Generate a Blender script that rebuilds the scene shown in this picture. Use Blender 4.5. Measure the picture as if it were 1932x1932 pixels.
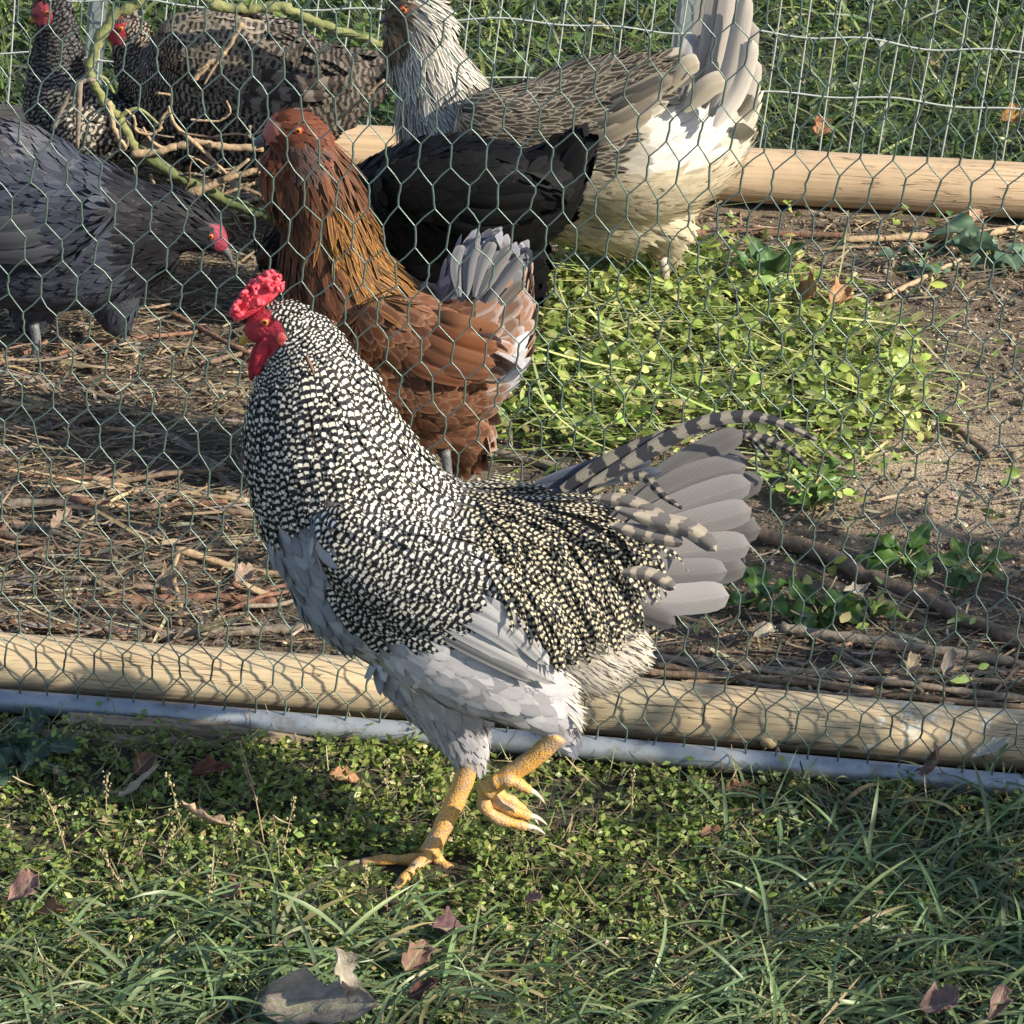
import bpy, math, random
import numpy as np
from mathutils import Vector, Matrix, Euler

random.seed(7)
RNG = np.random.default_rng(11)
for o in list(bpy.data.objects):
    bpy.data.objects.remove(o)
scene = bpy.context.scene
COL = scene.collection

# ------------------------------------------------------------------ camera
PITCH, ROLL, CAM_H, F_PX, IMG = math.radians(24.6), math.radians(2.6), 2.33, 7630.0, 1932.0
cam_d = bpy.data.cameras.new('camera')
cam = bpy.data.objects.new('camera', cam_d)
COL.objects.link(cam)
cam_d.sensor_width = 36.0
cam_d.lens = 36.0 * F_PX / IMG
cam_d.clip_start = 0.05
cam_d.clip_end = 2000
CAM_M = Euler((math.pi/2 - PITCH, 0, 0)).to_matrix().to_4x4() @ Matrix.Rotation(ROLL, 4, 'Z')
CAM_M.translation = (0, 0, CAM_H)
cam.matrix_world = CAM_M
scene.camera = cam
CR = np.array(CAM_M.to_3x3())
CP = np.array([0, 0, CAM_H])

# ------------------------------------------------------------------ light
SUN_A, SUN_E = math.radians(24), math.radians(31)
world = bpy.data.worlds.new('World')
scene.world = world
world.use_nodes = True
wn = world.node_tree.nodes
sky = wn.new('ShaderNodeTexSky')
sky.sky_type = 'NISHITA'
sky.sun_disc = False
sky.sun_elevation = SUN_E
sky.sun_rotation = math.pi/2 + SUN_A
wn['Background'].inputs['Strength'].default_value = 0.12
world.node_tree.links.new(sky.outputs[0], wn['Background'].inputs['Color'])
sun_d = bpy.data.lights.new('sun', 'SUN')
sun = bpy.data.objects.new('sun', sun_d)
COL.objects.link(sun)
sun_d.energy = 5.0
sun_d.angle = math.radians(0.55)
sun_d.color = (1.0, 0.91, 0.74)
S_DIR = Vector((math.cos(SUN_A)*math.cos(SUN_E), -math.sin(SUN_A)*math.cos(SUN_E), math.sin(SUN_E)))
sun.rotation_euler = S_DIR.to_track_quat('Z', 'Y').to_euler()
sun.location = S_DIR * 20
scene.view_settings.view_transform = 'Standard'
scene.view_settings.look = 'None'
scene.view_settings.gamma = 1
scene.view_settings.use_curve_mapping = False
scene.view_settings.exposure = 0.78

# ------------------------------------------------------------------ measuring helpers
def ray(px, py):
    d = np.array([px - IMG/2, -(py - IMG/2), -F_PX])
    d = CR @ d
    return d / np.linalg.norm(d)
def ground(px, py, z=0.0):
    d = ray(px, py)
    return CP + d * ((z - CAM_H) / d[2])
def at_y(px, py, y):
    d = ray(px, py)
    return CP + d * (y / d[1])
def project(P):
    q = (np.asarray(P) - CP) @ CR
    s = F_PX / -q[..., 2]
    return q[..., 0]*s + IMG/2, IMG/2 - q[..., 1]*s
def in_poly(px, py, poly):
    px, py = np.asarray(px), np.asarray(py)
    r = np.zeros(px.shape, bool)
    n = len(poly)
    for i in range(n):
        x0, y0 = poly[i]
        x1, y1 = poly[(i+1) % n]
        if y0 == y1:
            continue
        c = ((y0 > py) != (y1 > py)) & (px < (x1-x0)*(py-y0)/(y1-y0) + x0)
        r ^= c
    return r
def norm(a):
    return a / np.maximum(np.linalg.norm(a, axis=-1, keepdims=True), 1e-9)

# value noise in numpy
_NT = RNG.random((64, 64))
def vnoise(x, y):
    x, y = np.asarray(x, float), np.asarray(y, float)
    xi, yi = np.floor(x).astype(int), np.floor(y).astype(int)
    fx, fy = x-xi, y-yi
    fx, fy = fx*fx*(3-2*fx), fy*fy*(3-2*fy)
    g = lambda i, j: _NT[i % 64, j % 64]
    return (g(xi, yi)*(1-fx)+g(xi+1, yi)*fx)*(1-fy) + (g(xi, yi+1)*(1-fx)+g(xi+1, yi+1)*fx)*fy
def fbm(x, y, o=4):
    s, a, t = 0, 1.0, 0
    for k in range(o):
        s = s + a*vnoise(x*2**k+k*17.3, y*2**k+k*9.1)
        t += a
        a *= 0.5
    return s/t
def hgt(x, y):
    return (fbm(x*6, y*6)-0.5)*0.030 + (fbm(x*40, y*40, 2)-0.5)*0.008

# ------------------------------------------------------------------ mesh helpers
def mk(name, V, F, mat, parent=None, attrs=None, uv=None, smooth=True, loc=None, cn=None):
    V = np.asarray(V, np.float32)
    me = bpy.data.meshes.new(name)
    if isinstance(F, np.ndarray):
        n, k = F.shape
        me.vertices.add(len(V))
        me.vertices.foreach_set('co', V.ravel())
        me.loops.add(n*k)
        me.loops.foreach_set('vertex_index', F.astype(np.int32).ravel())
        me.polygons.add(n)
        me.polygons.foreach_set('loop_start', np.arange(0, n*k, k, dtype=np.int32))
        me.update(calc_edges=True)
    else:
        me.from_pydata([tuple(v) for v in V], [], F)
    if smooth:
        me.polygons.foreach_set('use_smooth', np.ones(len(me.polygons), bool))
    if attrs:
        for an, av in attrs.items():
            at = me.color_attributes.new(an, 'FLOAT_COLOR', 'POINT')
            av = np.asarray(av, np.float32)
            if av.shape[1] == 3:
                av = np.hstack([av, np.ones((len(av), 1), np.float32)])
            at.data.foreach_set('color', av.ravel())
    if uv is not None:
        ul = me.uv_layers.new(name='UVMap')
        li = np.empty(len(me.loops), np.int32)
        me.loops.foreach_get('vertex_index', li)
        ul.data.foreach_set('uv', np.asarray(uv, np.float32)[li].ravel())
    me.validate()
    if cn is not None:
        nb = np.empty(len(me.vertices)*3, np.float32)
        me.vertex_normals.foreach_get('vector', nb)
        nb = nb.reshape(-1, 3)
        sg = np.sign(np.sum(nb*cn, 1, keepdims=True))
        nn = norm(cn*0.76 + nb*np.where(sg == 0, 1, sg)*0.24)
        me.normals_split_custom_set_from_vertices(nn.tolist())
    ob = bpy.data.objects.new(name, me)
    COL.objects.link(ob)
    if mat:
        me.materials.append(mat)
    if parent:
        ob.parent = parent
    if loc is not None:
        ob.location = loc
    return ob
def tag(o, label, cat, group=None):
    o['label'] = label
    o['category'] = cat
    if group:
        o['group'] = group
    return o
def kind(o, k):
    o['kind'] = k
    return o
def empty(name, loc=(0, 0, 0), rz=0):
    o = bpy.data.objects.new(name, None)
    o.empty_display_size = 0.05
    COL.objects.link(o)
    o.location = tuple(loc)
    o.rotation_euler = (0, 0, rz)
    return o

def strips(pos, d, n, L, W, K, prof, ang=0.0, curl=0.0, fold=0.0, cols=3, twist=None):
    """N bent strips (feathers, blades, leaves). d = direction, n = 'up' side; angle(t)=ang+curl*t turns d towards n."""
    N = len(pos)
    bc = lambda a: np.broadcast_to(np.asarray(a, float), (N,))
    L, W, ang, curl, fold = map(bc, (L, W, ang, curl, fold))
    d = norm(d)
    n = norm(n - d*np.sum(n*d, 1, keepdims=True))
    s = np.cross(d, n)
    t = np.linspace(0, 1, K)
    us = np.linspace(-1, 1, cols)
    a = ang[:, None] + curl[:, None]*t[None]
    ca, sa = np.cos(a), np.sin(a)
    st = (L/(K-1))[:, None]
    mid = lambda q: np.concatenate([np.zeros((N, 1)), np.cumsum((q[:, 1:]+q[:, :-1])/2*st, 1)], 1)
    cx, cz = mid(ca), mid(sa)
    C = pos[:, None] + d[:, None]*cx[..., None] + n[:, None]*cz[..., None]
    Nn = -d[:, None]*sa[..., None] + n[:, None]*ca[..., None]
    w = W[:, None]*prof(t)[None]
    S = np.broadcast_to(s[:, None], C.shape)
    if twist is not None:
        tw = bc(twist)[:, None]*t[None]
        S, Nn = S*np.cos(tw)[..., None] + Nn*np.sin(tw)[..., None], Nn*np.cos(tw)[..., None] - S*np.sin(tw)[..., None]
    V = C[:, :, None] + S[:, :, None]*(us[None, None, :, None]*w[:, :, None, None]) + Nn[:, :, None]*((np.abs(us)[None, None, :]*w[:, :, None]*fold[:, None, None])[..., None])
    base = np.arange(N)*(K*cols)
    q = []
    for i in range(K-1):
        for j in range(cols-1):
            q.append([i*cols+j, i*cols+j+1, (i+1)*cols+j+1, (i+1)*cols+j])
    F = (base[:, None, None] + np.array(q)[None]).reshape(-1, 4)
    uv = np.broadcast_to(np.stack(np.meshgrid(us, t), -1).reshape(1, K*cols, 2), (N, K*cols, 2)).reshape(-1, 2)
    return V.reshape(-1, 3), F, uv, K*cols
def rep(a, k):
    return np.repeat(np.asarray(a), k, axis=0)

def tube(pts, rad, sides=8, cap=True, squash=None, ref=None):
    pts = np.asarray(pts, float)
    n = len(pts)
    rad = np.broadcast_to(np.asarray(rad, float), (n,))
    T = norm(np.gradient(pts, axis=0))
    ref = np.array([0.13, 0.21, 0.97]) if ref is None else np.asarray(ref, float)
    if abs(np.dot(T.mean(0), ref)) > 0.93*np.linalg.norm(T.mean(0)):
        ref = np.array([0.1, 0.99, 0.05])
    A = norm(np.cross(T, ref))
    B = np.cross(A, T)
    th = np.linspace(0, 2*math.pi, sides, endpoint=False)
    sq = 1.0 if squash is None else squash
    V = pts[:, None] + rad[:, None, None]*(A[:, None]*np.cos(th)[None, :, None] + B[:, None]*np.sin(th)[None, :, None]*sq)
    V = V.reshape(-1, 3)
    F = []
    for i in range(n-1):
        for j in range(sides):
            k = (j+1) % sides
            F.append((i*sides+j, i*sides+k, (i+1)*sides+k, (i+1)*sides+j))
    if cap:
        F.append(tuple(range(sides-1, -1, -1)))
        F.append(tuple((n-1)*sides+j for j in range(sides)))
    return V, F
def merge(parts):
    V, F, o = [], [], 0
    for v, f in parts:
        V.append(np.asarray(v))
        F += [tuple(i+o for i in q) for q in f]
        o += len(v)
    return np.vstack(V), F
def smooth_path(pts, n):
    pts = np.asarray(pts, float)
    m = len(pts)
    t = np.linspace(0, m-1, n)
    out = []
    for x in t:
        i = min(int(x), m-2)
        f = x-i
        p0, p1, p2, p3 = pts[max(i-1, 0)], pts[i], pts[i+1], pts[min(i+2, m-1)]
        out.append(0.5*((2*p1)+(-p0+p2)*f+(2*p0-5*p1+4*p2-p3)*f*f+(-p0+3*p1-3*p2+p3)*f**3))
    return np.array(out)
def sphere(c, r, seg=12, rings=8, sc=(1, 1, 1)):
    V, F = [], []
    for i in range(rings+1):
        a = math.pi*i/rings
        for j in range(seg):
            b = 2*math.pi*j/seg
            V.append((c[0]+r*sc[0]*math.sin(a)*math.cos(b), c[1]+r*sc[1]*math.sin(a)*math.sin(b), c[2]+r*sc[2]*math.cos(a)))
    for i in range(rings):
        for j in range(seg):
            k = (j+1) % seg
            F.append((i*seg+j, (i+1)*seg+j, (i+1)*seg+k, i*seg+k))
    return np.array(V), F
def remesh(V, F, voxel, smooth_it=6):
    ob = mk('tmp', V, F, None)
    m = ob.modifiers.new('r', 'REMESH')
    m.mode = 'VOXEL'
    m.voxel_size = voxel
    m = ob.modifiers.new('s', 'SMOOTH')
    m.factor = 0.5
    m.iterations = smooth_it
    dg = bpy.context.evaluated_depsgraph_get()
    dg.update()
    me = bpy.data.meshes.new_from_object(ob.evaluated_get(dg))
    n = len(me.vertices)
    co = np.empty(n*3, np.float32)
    me.vertices.foreach_get('co', co)
    me.calc_loop_triangles()
    tr = np.empty(len(me.loop_triangles)*3, np.int32)
    me.loop_triangles.foreach_get('vertices', tr)
    nr = np.empty(n*3, np.float32)
    me.vertex_normals.foreach_get('vector', nr)
    bpy.data.objects.remove(ob)
    bpy.data.meshes.remove(me)
    return co.reshape(-1, 3).astype(float), tr.reshape(-1, 3), nr.reshape(-1, 3).astype(float)

# ------------------------------------------------------------------ node helpers / materials
class NT:
    def __init__(self, name):
        self.m = bpy.data.materials.new(name)
        self.m.use_nodes = True
        self.t = self.m.node_tree
        self.p = self.t.nodes['Principled BSDF']
        self.out = self.t.nodes['Material Output']
    def n(self, ty, **kw):
        x = self.t.nodes.new(ty)
        for k, v in kw.items():
            setattr(x, k, v)
        return x
    def l(self, a, b):
        self.t.links.new(a, b)
    def _in(self, sock, v):
        if isinstance(v, (int, float)):
            sock.default_value = v
        elif isinstance(v, (tuple, list)):
            sock.default_value = tuple(v) if len(v) == 4 or sock.type == 'VECTOR' else tuple(v)+(1,)
        else:
            self.l(v, sock)
    def math(self, op, a, b=0.0, c=0.0, clamp=False):
        x = self.n('ShaderNodeMath', operation=op, use_clamp=clamp)
        for s, v in zip(x.inputs, (a, b, c)):
            self._in(s, v)
        return x.outputs[0]
    def ramp01(self, v, a, b):
        x = self.n('ShaderNodeMapRange', interpolation_type='SMOOTHSTEP')
        self._in(x.inputs[0], v)
        x.inputs[1].default_value = a
        x.inputs[2].default_value = b
        return x.outputs[0]
    def mix(self, f, a, b, blend='MIX'):
        x = self.n('ShaderNodeMix', data_type='RGBA', blend_type=blend)
        self._in(x.inputs[0], f)
        self._in(x.inputs[6], a)
        self._in(x.inputs[7], b)
        return x.outputs[2]
    def noise(self, vec, scale, detail=4, rough=0.55, dist=0.0):
        x = self.n('ShaderNodeTexNoise')
        if vec is not None:
            self.l(vec, x.inputs['Vector'])
        x.inputs['Scale'].default_value = scale
        x.inputs['Detail'].default_value = detail
        x.inputs['Roughness'].default_value = rough
        x.inputs['Distortion'].default_value = dist
        return x.outputs[0]
    def coord(self, scale=(1, 1, 1), which='Object'):
        c = self.n('ShaderNodeTexCoord')
        m = self.n('ShaderNodeMapping')
        m.inputs['Scale'].default_value = scale
        self.l(c.outputs[which], m.inputs[0])
        return m.outputs[0]
    def attr(self, name):
        x = self.n('ShaderNodeAttribute')
        x.attribute_name = name
        return x
    def bump(self, h, strength=0.5, dist=0.01):
        b = self.n('ShaderNodeBump')
        b.inputs['Strength'].default_value = strength
        b.inputs['Distance'].default_value = dist
        self.l(h, b.inputs['Height'])
        self.l(b.outputs[0], self.p.inputs['Normal'])
    def set(self, **kw):
        for k, v in kw.items():
            self._in(self.p.inputs[k.replace('_', ' ')], v)
        return self

def mat_plumage():
    N = NT('plumage')
    A, B, P = N.attr('cola'), N.attr('colb'), N.attr('par')
    uvn = N.n('ShaderNodeUVMap')
    sp = N.n('ShaderNodeSeparateXYZ')
    N.l(uvn.outputs[0], sp.inputs[0])
    u, v = sp.outputs[0], sp.outputs[1]
    au = N.math('ABSOLUTE', u)
    ps = N.n('ShaderNodeSeparateColor')
    N.l(P.outputs['Color'], ps.inputs[0])
    lace, rnd, spot = ps.outputs[0], ps.outputs[1], ps.outputs[2]
    ph = N.math('ADD', N.math('MULTIPLY', v, B.outputs['Alpha']), N.math('MULTIPLY', N.math('MULTIPLY', u, u), -0.16))
    ph = N.math('ADD', ph, N.math('MULTIPLY', rnd, 0.5))
    wob = N.noise(N.coord(), 130, 2)
    ph = N.math('ADD', ph, N.math('MULTIPLY', N.math('SUBTRACT', wob, 0.5), 0.7))
    s = N.math('SINE', N.math('MULTIPLY', ph, 6.2832))
    bar = N.ramp01(s, -0.10, 0.45)
    edge = N.ramp01(au, 0.5, 0.85)
    bar = N.math('MULTIPLY', bar, N.math('SUBTRACT', 1.0, N.math('MULTIPLY', edge, spot)))
    col = N.mix(N.math('MULTIPLY', bar, A.outputs['Alpha']), A.outputs['Color'], B.outputs['Color'])
    lm = N.math('MAXIMUM', N.ramp01(au, 0.45, 0.85), N.ramp01(v, 0.80, 0.95))
    col = N.mix(N.math('MULTIPLY', lm, lace), col, B.outputs['Color'])
    st = N.math('SINE', N.math('ADD', N.math('MULTIPLY', au, 22.0), N.math('MULTIPLY', v, -90.0)))
    st = N.math('ADD', N.math('MULTIPLY', st, 0.035), N.math('ADD', N.math('MULTIPLY', rnd, 0.26), 0.86))
    shaft = N.ramp01(au, 0.10, 0.02)
    st = N.math('ADD', st, N.math('MULTIPLY', shaft, 0.10))
    sc = N.n('ShaderNodeVectorMath', operation='SCALE')
    N.l(col, sc.inputs[0])
    N.l(st, sc.inputs['Scale'])
    N.set(Base_Color=sc.outputs[0], Roughness=0.62)
    N.p.inputs['Specular IOR Level'].default_value = 0.16
    N.p.inputs['Sheen Weight'].default_value = 0.0
    tr = N.n('ShaderNodeBsdfTranslucent')
    N.l(sc.outputs[0], tr.inputs[0])
    mx = N.n('ShaderNodeMixShader')
    mx.inputs[0].default_value = 0.12
    N.l(N.p.outputs[0], mx.inputs[1])
    N.l(tr.outputs[0], mx.inputs[2])
    N.l(mx.outputs[0], N.out.inputs[0])
    return N.m
def mat_skin():
    N = NT('bird_body')
    A = N.attr('cola')
    c = N.coord()
    n = N.noise(c, 260, 3)
    col = N.mix(N.math('MULTIPLY', n, 0.5), A.outputs['Color'], (0, 0, 0), 'MIX')
    N.set(Base_Color=N.mix(0.25, A.outputs['Color'], col), Roughness=0.6)
    N.bump(n, 0.6, 0.004)
    return N.m
def mat_comb(name, col, dark):
    N = NT(name)
    c = N.coord()
    n = N.noise(c, 300, 3)
    N.set(Base_Color=N.mix(N.ramp01(N.noise(c, 120, 4), 0.3, 0.7), col, dark), Roughness=0.58)
    N.p.inputs['Subsurface Weight'].default_value = 0.15
    N.p.inputs['Subsurface Radius'].default_value = (0.006, 0.002, 0.001)
    N.bump(n, 0.5, 0.002)
    return N.m
def mat_leg(name, a, b):
    N = NT(name)
    uvn = N.n('ShaderNodeTexCoord')
    v = N.n('ShaderNodeTexVoronoi')
    N.l(uvn.outputs['Object'], v.inputs['Vector'])
    v.inputs['Scale'].default_value = 400
    n = N.noise(uvn.outputs['Object'], 26, 3)
    col = N.mix(N.ramp01(n, 0.42, 0.62), a, b)
    col = N.mix(N.ramp01(v.outputs['Distance'], 0.45, 0.85), col, tuple(x*0.85 for x in b))
    N.set(Base_Color=col, Roughness=0.5)
    N.bump(N.math('SUBTRACT', 1.0, v.outputs['Distance']), 0.3, 0.003)
    return N.m
def mat_plain(name, col, rough=0.5, metal=0.0, var=0.0, scale=60, spec=0.5):
    N = NT(name)
    if var:
        n = N.noise(N.coord(), scale, 4)
        N.set(Base_Color=N.mix(n, tuple(x*(1-var) for x in col), tuple(min(1, x*(1+var)) for x in col)))
    else:
        N.set(Base_Color=col)
    N.set(Roughness=rough, Metallic=metal)
    N.p.inputs['Specular IOR Level'].default_value = spec
    return N.m
def mat_leafy(name, trans=0.3, rough=0.5, wrinkle=0.0):
    N = NT(name)
    A = N.attr('col')
    uvn = N.n('ShaderNodeUVMap')
    sp = N.n('ShaderNodeSeparateXYZ')
    N.l(uvn.outputs[0], sp.inputs[0])
    au = N.math('ABSOLUTE', sp.outputs[0])
    vein = N.ramp01(au, 0.16, 0.04)
    col = N.mix(N.math('MULTIPLY', vein, 0.22), A.outputs['Color'], (0.55, 0.6, 0.3))
    n = N.noise(N.coord(), 55, 3)
    sc = N.n('ShaderNodeVectorMath', operation='SCALE')
    N.l(col, sc.inputs[0])
    N.l(N.math('ADD', N.math('MULTIPLY', n, 0.9), 0.55), sc.inputs['Scale'])
    N.set(Base_Color=sc.outputs[0], Roughness=rough)
    if wrinkle:
        N.bump(N.noise(N.coord((1, 3, 1)), 90, 4, 0.65, 0.8), wrinkle, 0.004)
    N.p.inputs['Specular IOR Level'].default_value = 0.35
    tr = N.n('ShaderNodeBsdfTranslucent')
    N.l(sc.outputs[0], tr.inputs[0])
    mx = N.n('ShaderNodeMixShader')
    mx.inputs[0].default_value = trans
    N.l(N.p.outputs[0], mx.inputs[1])
    N.l(tr.outputs[0], mx.inputs[2])
    N.l(mx.outputs[0], N.out.inputs[0])
    return N.m
def mat_wood(name, a, b, crack=(0.06, 0.045, 0.03), along=0, moss=None, lichen=False):
    """weathered pole: grain and cracks run along the local x axis"""
    N = NT(name)
    c1 = N.coord((2.6, 90, 90))
    c2 = N.coord((2.2, 75, 75))
    c3 = N.coord((1, 1, 1))
    g = N.noise(c1, 1.0, 5, 0.6, 0.6)
    k = N.noise(c2, 1.6, 3, 0.5, 0.9)
    big = N.noise(c3, 5.0, 4)
    col = N.mix(N.ramp01(g, 0.3, 0.72), a, b)
    col = N.mix(N.math('MULTIPLY', N.ramp01(big, 0.40, 0.75), 0.55), col, tuple(x*0.62 for x in b))
    if moss:
        col = N.mix(N.math('MULTIPLY', N.ramp01(N.noise(c3, 9, 4), 0.50, 0.70), 0.5), col, moss)
    cr = N.math('MULTIPLY', N.ramp01(N.math('ABSOLUTE', N.math('SUBTRACT', k, 0.5)), 0.016, 0.003), N.ramp01(N.noise(c3, 9, 3), 0.36, 0.52))
    col = N.mix(N.math('MULTIPLY', cr, 0.7), col, crack)
    if lichen:
        sx = N.n('ShaderNodeSeparateXYZ')
        N.l(c3, sx.inputs[0])
        lm = N.math('MULTIPLY', N.ramp01(N.noise(c3, 34, 5, 0.7), 0.56, 0.60), N.math('MULTIPLY', N.ramp01(sx.outputs[0], 0.38, 0.44), N.ramp01(sx.outputs[0], 0.66, 0.58)))
        col = N.mix(N.math('MULTIPLY', lm, 0.8), col, (0.62, 0.62, 0.55))
    N.set(Base_Color=col, Roughness=0.8)
    N.bump(N.math('SUBTRACT', N.math('MULTIPLY', g, 0.5), cr), 0.7, 0.004)
    return N.m

M_PLUM, M_BODY = mat_plumage(), mat_skin()
M_COMB = mat_comb('comb_red', (0.50, 0.022, 0.045), (0.30, 0.012, 0.03))
M_COMBR = mat_comb('rose_comb', (0.80, 0.085, 0.12), (0.55, 0.025, 0.05))
M_COMB2 = mat_comb('comb_dull', (0.42, 0.06, 0.06), (0.25, 0.03, 0.03))
M_LEGY = mat_leg('leg_yellow', (0.66, 0.34, 0.07), (0.40, 0.27, 0.17))
M_LEGW = mat_leg('leg_pale', (0.50, 0.42, 0.32), (0.34, 0.29, 0.24))
M_LEGG = mat_leg('leg_slate', (0.16, 0.17, 0.18), (0.10, 0.10, 0.11))
M_BEAK = mat_plain('beak_horn', (0.45, 0.30, 0.06), 0.35, var=0.2)
M_BEAKD = mat_plain('beak_dark', (0.10, 0.10, 0.11), 0.35, var=0.3)
M_CLAW = mat_plain('claw_horn', (0.50, 0.42, 0.33), 0.35, var=0.2)
M_EYE = mat_plain('eye_amber', (0.55, 0.17, 0.02), 0.12)
M_PUP = mat_plain('eye_black', (0.01, 0.01, 0.01), 0.08)
M_LEAF = mat_leafy('leaf_green', 0.32, 0.38)
M_GRASS = mat_leafy('grass_blade', 0.30, 0.36)
M_DRY = mat_leafy('dry_litter', 0.10, 0.8, 0.8)

# ================================================================== THE SETTING
# key lines on the ground, measured once
LOG_A, LOG_B = ground(0, 1247, 0.037), ground(1932, 1393, 0.037)
BLOG_A, BLOG_B = ground(700, 292, 0.045), ground(1932, 363, 0.045)
def on_line(A, B, x):
    return A + (B-A)*((x-A[0])/(B[0]-A[0]))
def front_y(x):
    return LOG_A[1] + (LOG_B[1]-LOG_A[1])*(x-LOG_A[0])/(LOG_B[0]-LOG_A[0])
def back_y(x):
    return BLOG_A[1] + (BLOG_B[1]-BLOG_A[1])*(x-BLOG_A[0])/(BLOG_B[0]-BLOG_A[0])

def build_ground():
    ext = lambda lo, hi, n, far: np.concatenate([-(np.geomspace(0.05, far, 26)[::-1])+lo, np.linspace(lo, hi, n), np.geomspace(0.05, far, 26)+hi])
    xs = ext(-1.7, 1.7, 230, 400)
    ys = ext(3.2, 8.0, 300, 400)
    X, Y = np.meshgrid(xs, ys)
    near = np.clip(1.5 - 0.35*np.maximum(np.abs(X)-1.5, 0) - 0.35*np.maximum(np.abs(Y-5.5)-2.4, 0), 0, 1)
    Z = hgt(X, Y)*near - 0.004
    nx = len(xs)
    V = np.stack([X, Y, Z], -1).reshape(-1, 3)
    i = np.arange(len(ys)-1)[:, None]*nx + np.arange(nx-1)[None]
    F = np.stack([i, i+1, i+nx+1, i+nx], -1).reshape(-1, 4)
    x, y = V[:, 0], V[:, 1]
    yf, yb = front_y(x), back_y(x)
    n1 = fbm(x*9, y*9)
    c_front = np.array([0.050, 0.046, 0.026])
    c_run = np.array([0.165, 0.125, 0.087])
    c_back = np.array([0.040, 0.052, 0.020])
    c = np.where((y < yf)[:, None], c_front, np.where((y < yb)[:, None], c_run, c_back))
    px, py = project(V)
    dry = np.clip(1-np.hypot((px-1800)/420, (py-900)/200), 0, 1)[:, None]*((y > yf) & (y < yb))[:, None]
    c = c*(1-dry) + np.array([0.46, 0.36, 0.25])*dry
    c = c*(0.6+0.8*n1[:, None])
    N = NT('soil')
    A = N.attr('col')
    co = N.coord()
    a, b = N.noise(co, 45, 6, 0.65), N.noise(co, 210, 4, 0.6)
    k = N.math('ADD', N.math('MULTIPLY', a, 0.9), N.math('MULTIPLY', b, 0.7))
    sc = N.n('ShaderNodeVectorMath', operation='SCALE')
    N.l(A.outputs['Color'], sc.inputs[0])
    N.l(N.math('ADD', k, 0.15), sc.inputs['Scale'])
    N.set(Base_Color=sc.outputs[0], Roughness=0.95)
    N.bump(k, 0.9, 0.012)
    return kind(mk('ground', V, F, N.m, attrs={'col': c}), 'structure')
build_ground()

def pole(name, A, B, r, mat, over=0.55, seed=1, knots=()):
    """a turned round timber; local x runs along it"""
    A, B = np.asarray(A), np.asarray(B)
    d = norm((B-A)[None])[0]
    A2, B2 = A - d*over, B + d*over
    Ln = np.linalg.norm(B2-A2)
    ns, nt = 150, 28
    t = np.linspace(0, 1, ns)
    th = np.linspace(0, 2*math.pi, nt, endpoint=False)
    V = []
    for k in range(ns):
        rr = r*(1+0.05*(vnoise(t[k]*9+seed*5, 0)-0.5))
        cy, cz = 0.006*(vnoise(t[k]*4+seed, 3)-0.5), 0.006*(vnoise(t[k]*4+seed, 9)-0.5)
        loc = rr*(1+0.05*(vnoise(t[k]*Ln*12+seed*3, np.cos(th)*2+np.sin(th)*3+7)-0.5))
        V.append(np.stack([np.full(nt, (t[k]-0.5)*Ln), cy+loc*np.cos(th), cz+loc*np.sin(th)], -1))
    V = np.vstack(V)
    F = [(i*nt+j, i*nt+(j+1) % nt, (i+1)*nt+(j+1) % nt, (i+1)*nt+j) for i in range(ns-1) for j in range(nt)]
    F += [tuple(range(nt-1, -1, -1)), tuple((ns-1)*nt+j for j in range(nt))]
    ob = mk(name, V, F, mat)
    ob.location = tuple((A2+B2)/2)
    ob.rotation_euler = Vector(d).to_track_quat('X', 'Z').to_euler()
    return ob
M_LOG = mat_wood('pole_wood_front', (0.62, 0.48, 0.30), (0.46, 0.35, 0.215), moss=(0.30, 0.29, 0.21), lichen=True)
M_LOG2 = mat_wood('pole_wood_back', (0.54, 0.40, 0.26), (0.42, 0.30, 0.185))
flog = pole('timber_pole', LOG_A, LOG_B, 0.0375, M_LOG, seed=2)
tag(flog, 'weathered tan timber pole lying on the ground behind the rooster, beside the metal pipe', 'pole')
kv, kf = sphere((0, 0, 0), 0.011, 12, 8, (1, 0.45, 0.8))
kp = ground(2268/1.5652, 2200/1.5652, 0.03) 
knot = mk('knot', kv, kf, mat_plain('knot_wood', (0.50, 0.38, 0.20), 0.8, var=0.4, scale=180))
knot.parent = flog
bpy.context.view_layer.update()
d = ray(1450, 1401)
tt = np.linspace(4.0, 6.0, 4000)
Pts = CP + d*tt[:, None]
ax = norm((LOG_B-LOG_A)[None])[0]
dist = np.linalg.norm(np.cross(Pts-LOG_A, ax), axis=1)
hit = Pts[np.argmax(dist < 0.0372)]
knot.location = flog.matrix_world.inverted() @ Vector(hit)
blog = pole('timber_pole', BLOG_A + (BLOG_A-BLOG_B)*0.75, BLOG_B, 0.047, M_LOG2, seed=5)
tag(blog, 'smooth tan timber pole along the foot of the wire grid fence behind the hens', 'pole')

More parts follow.
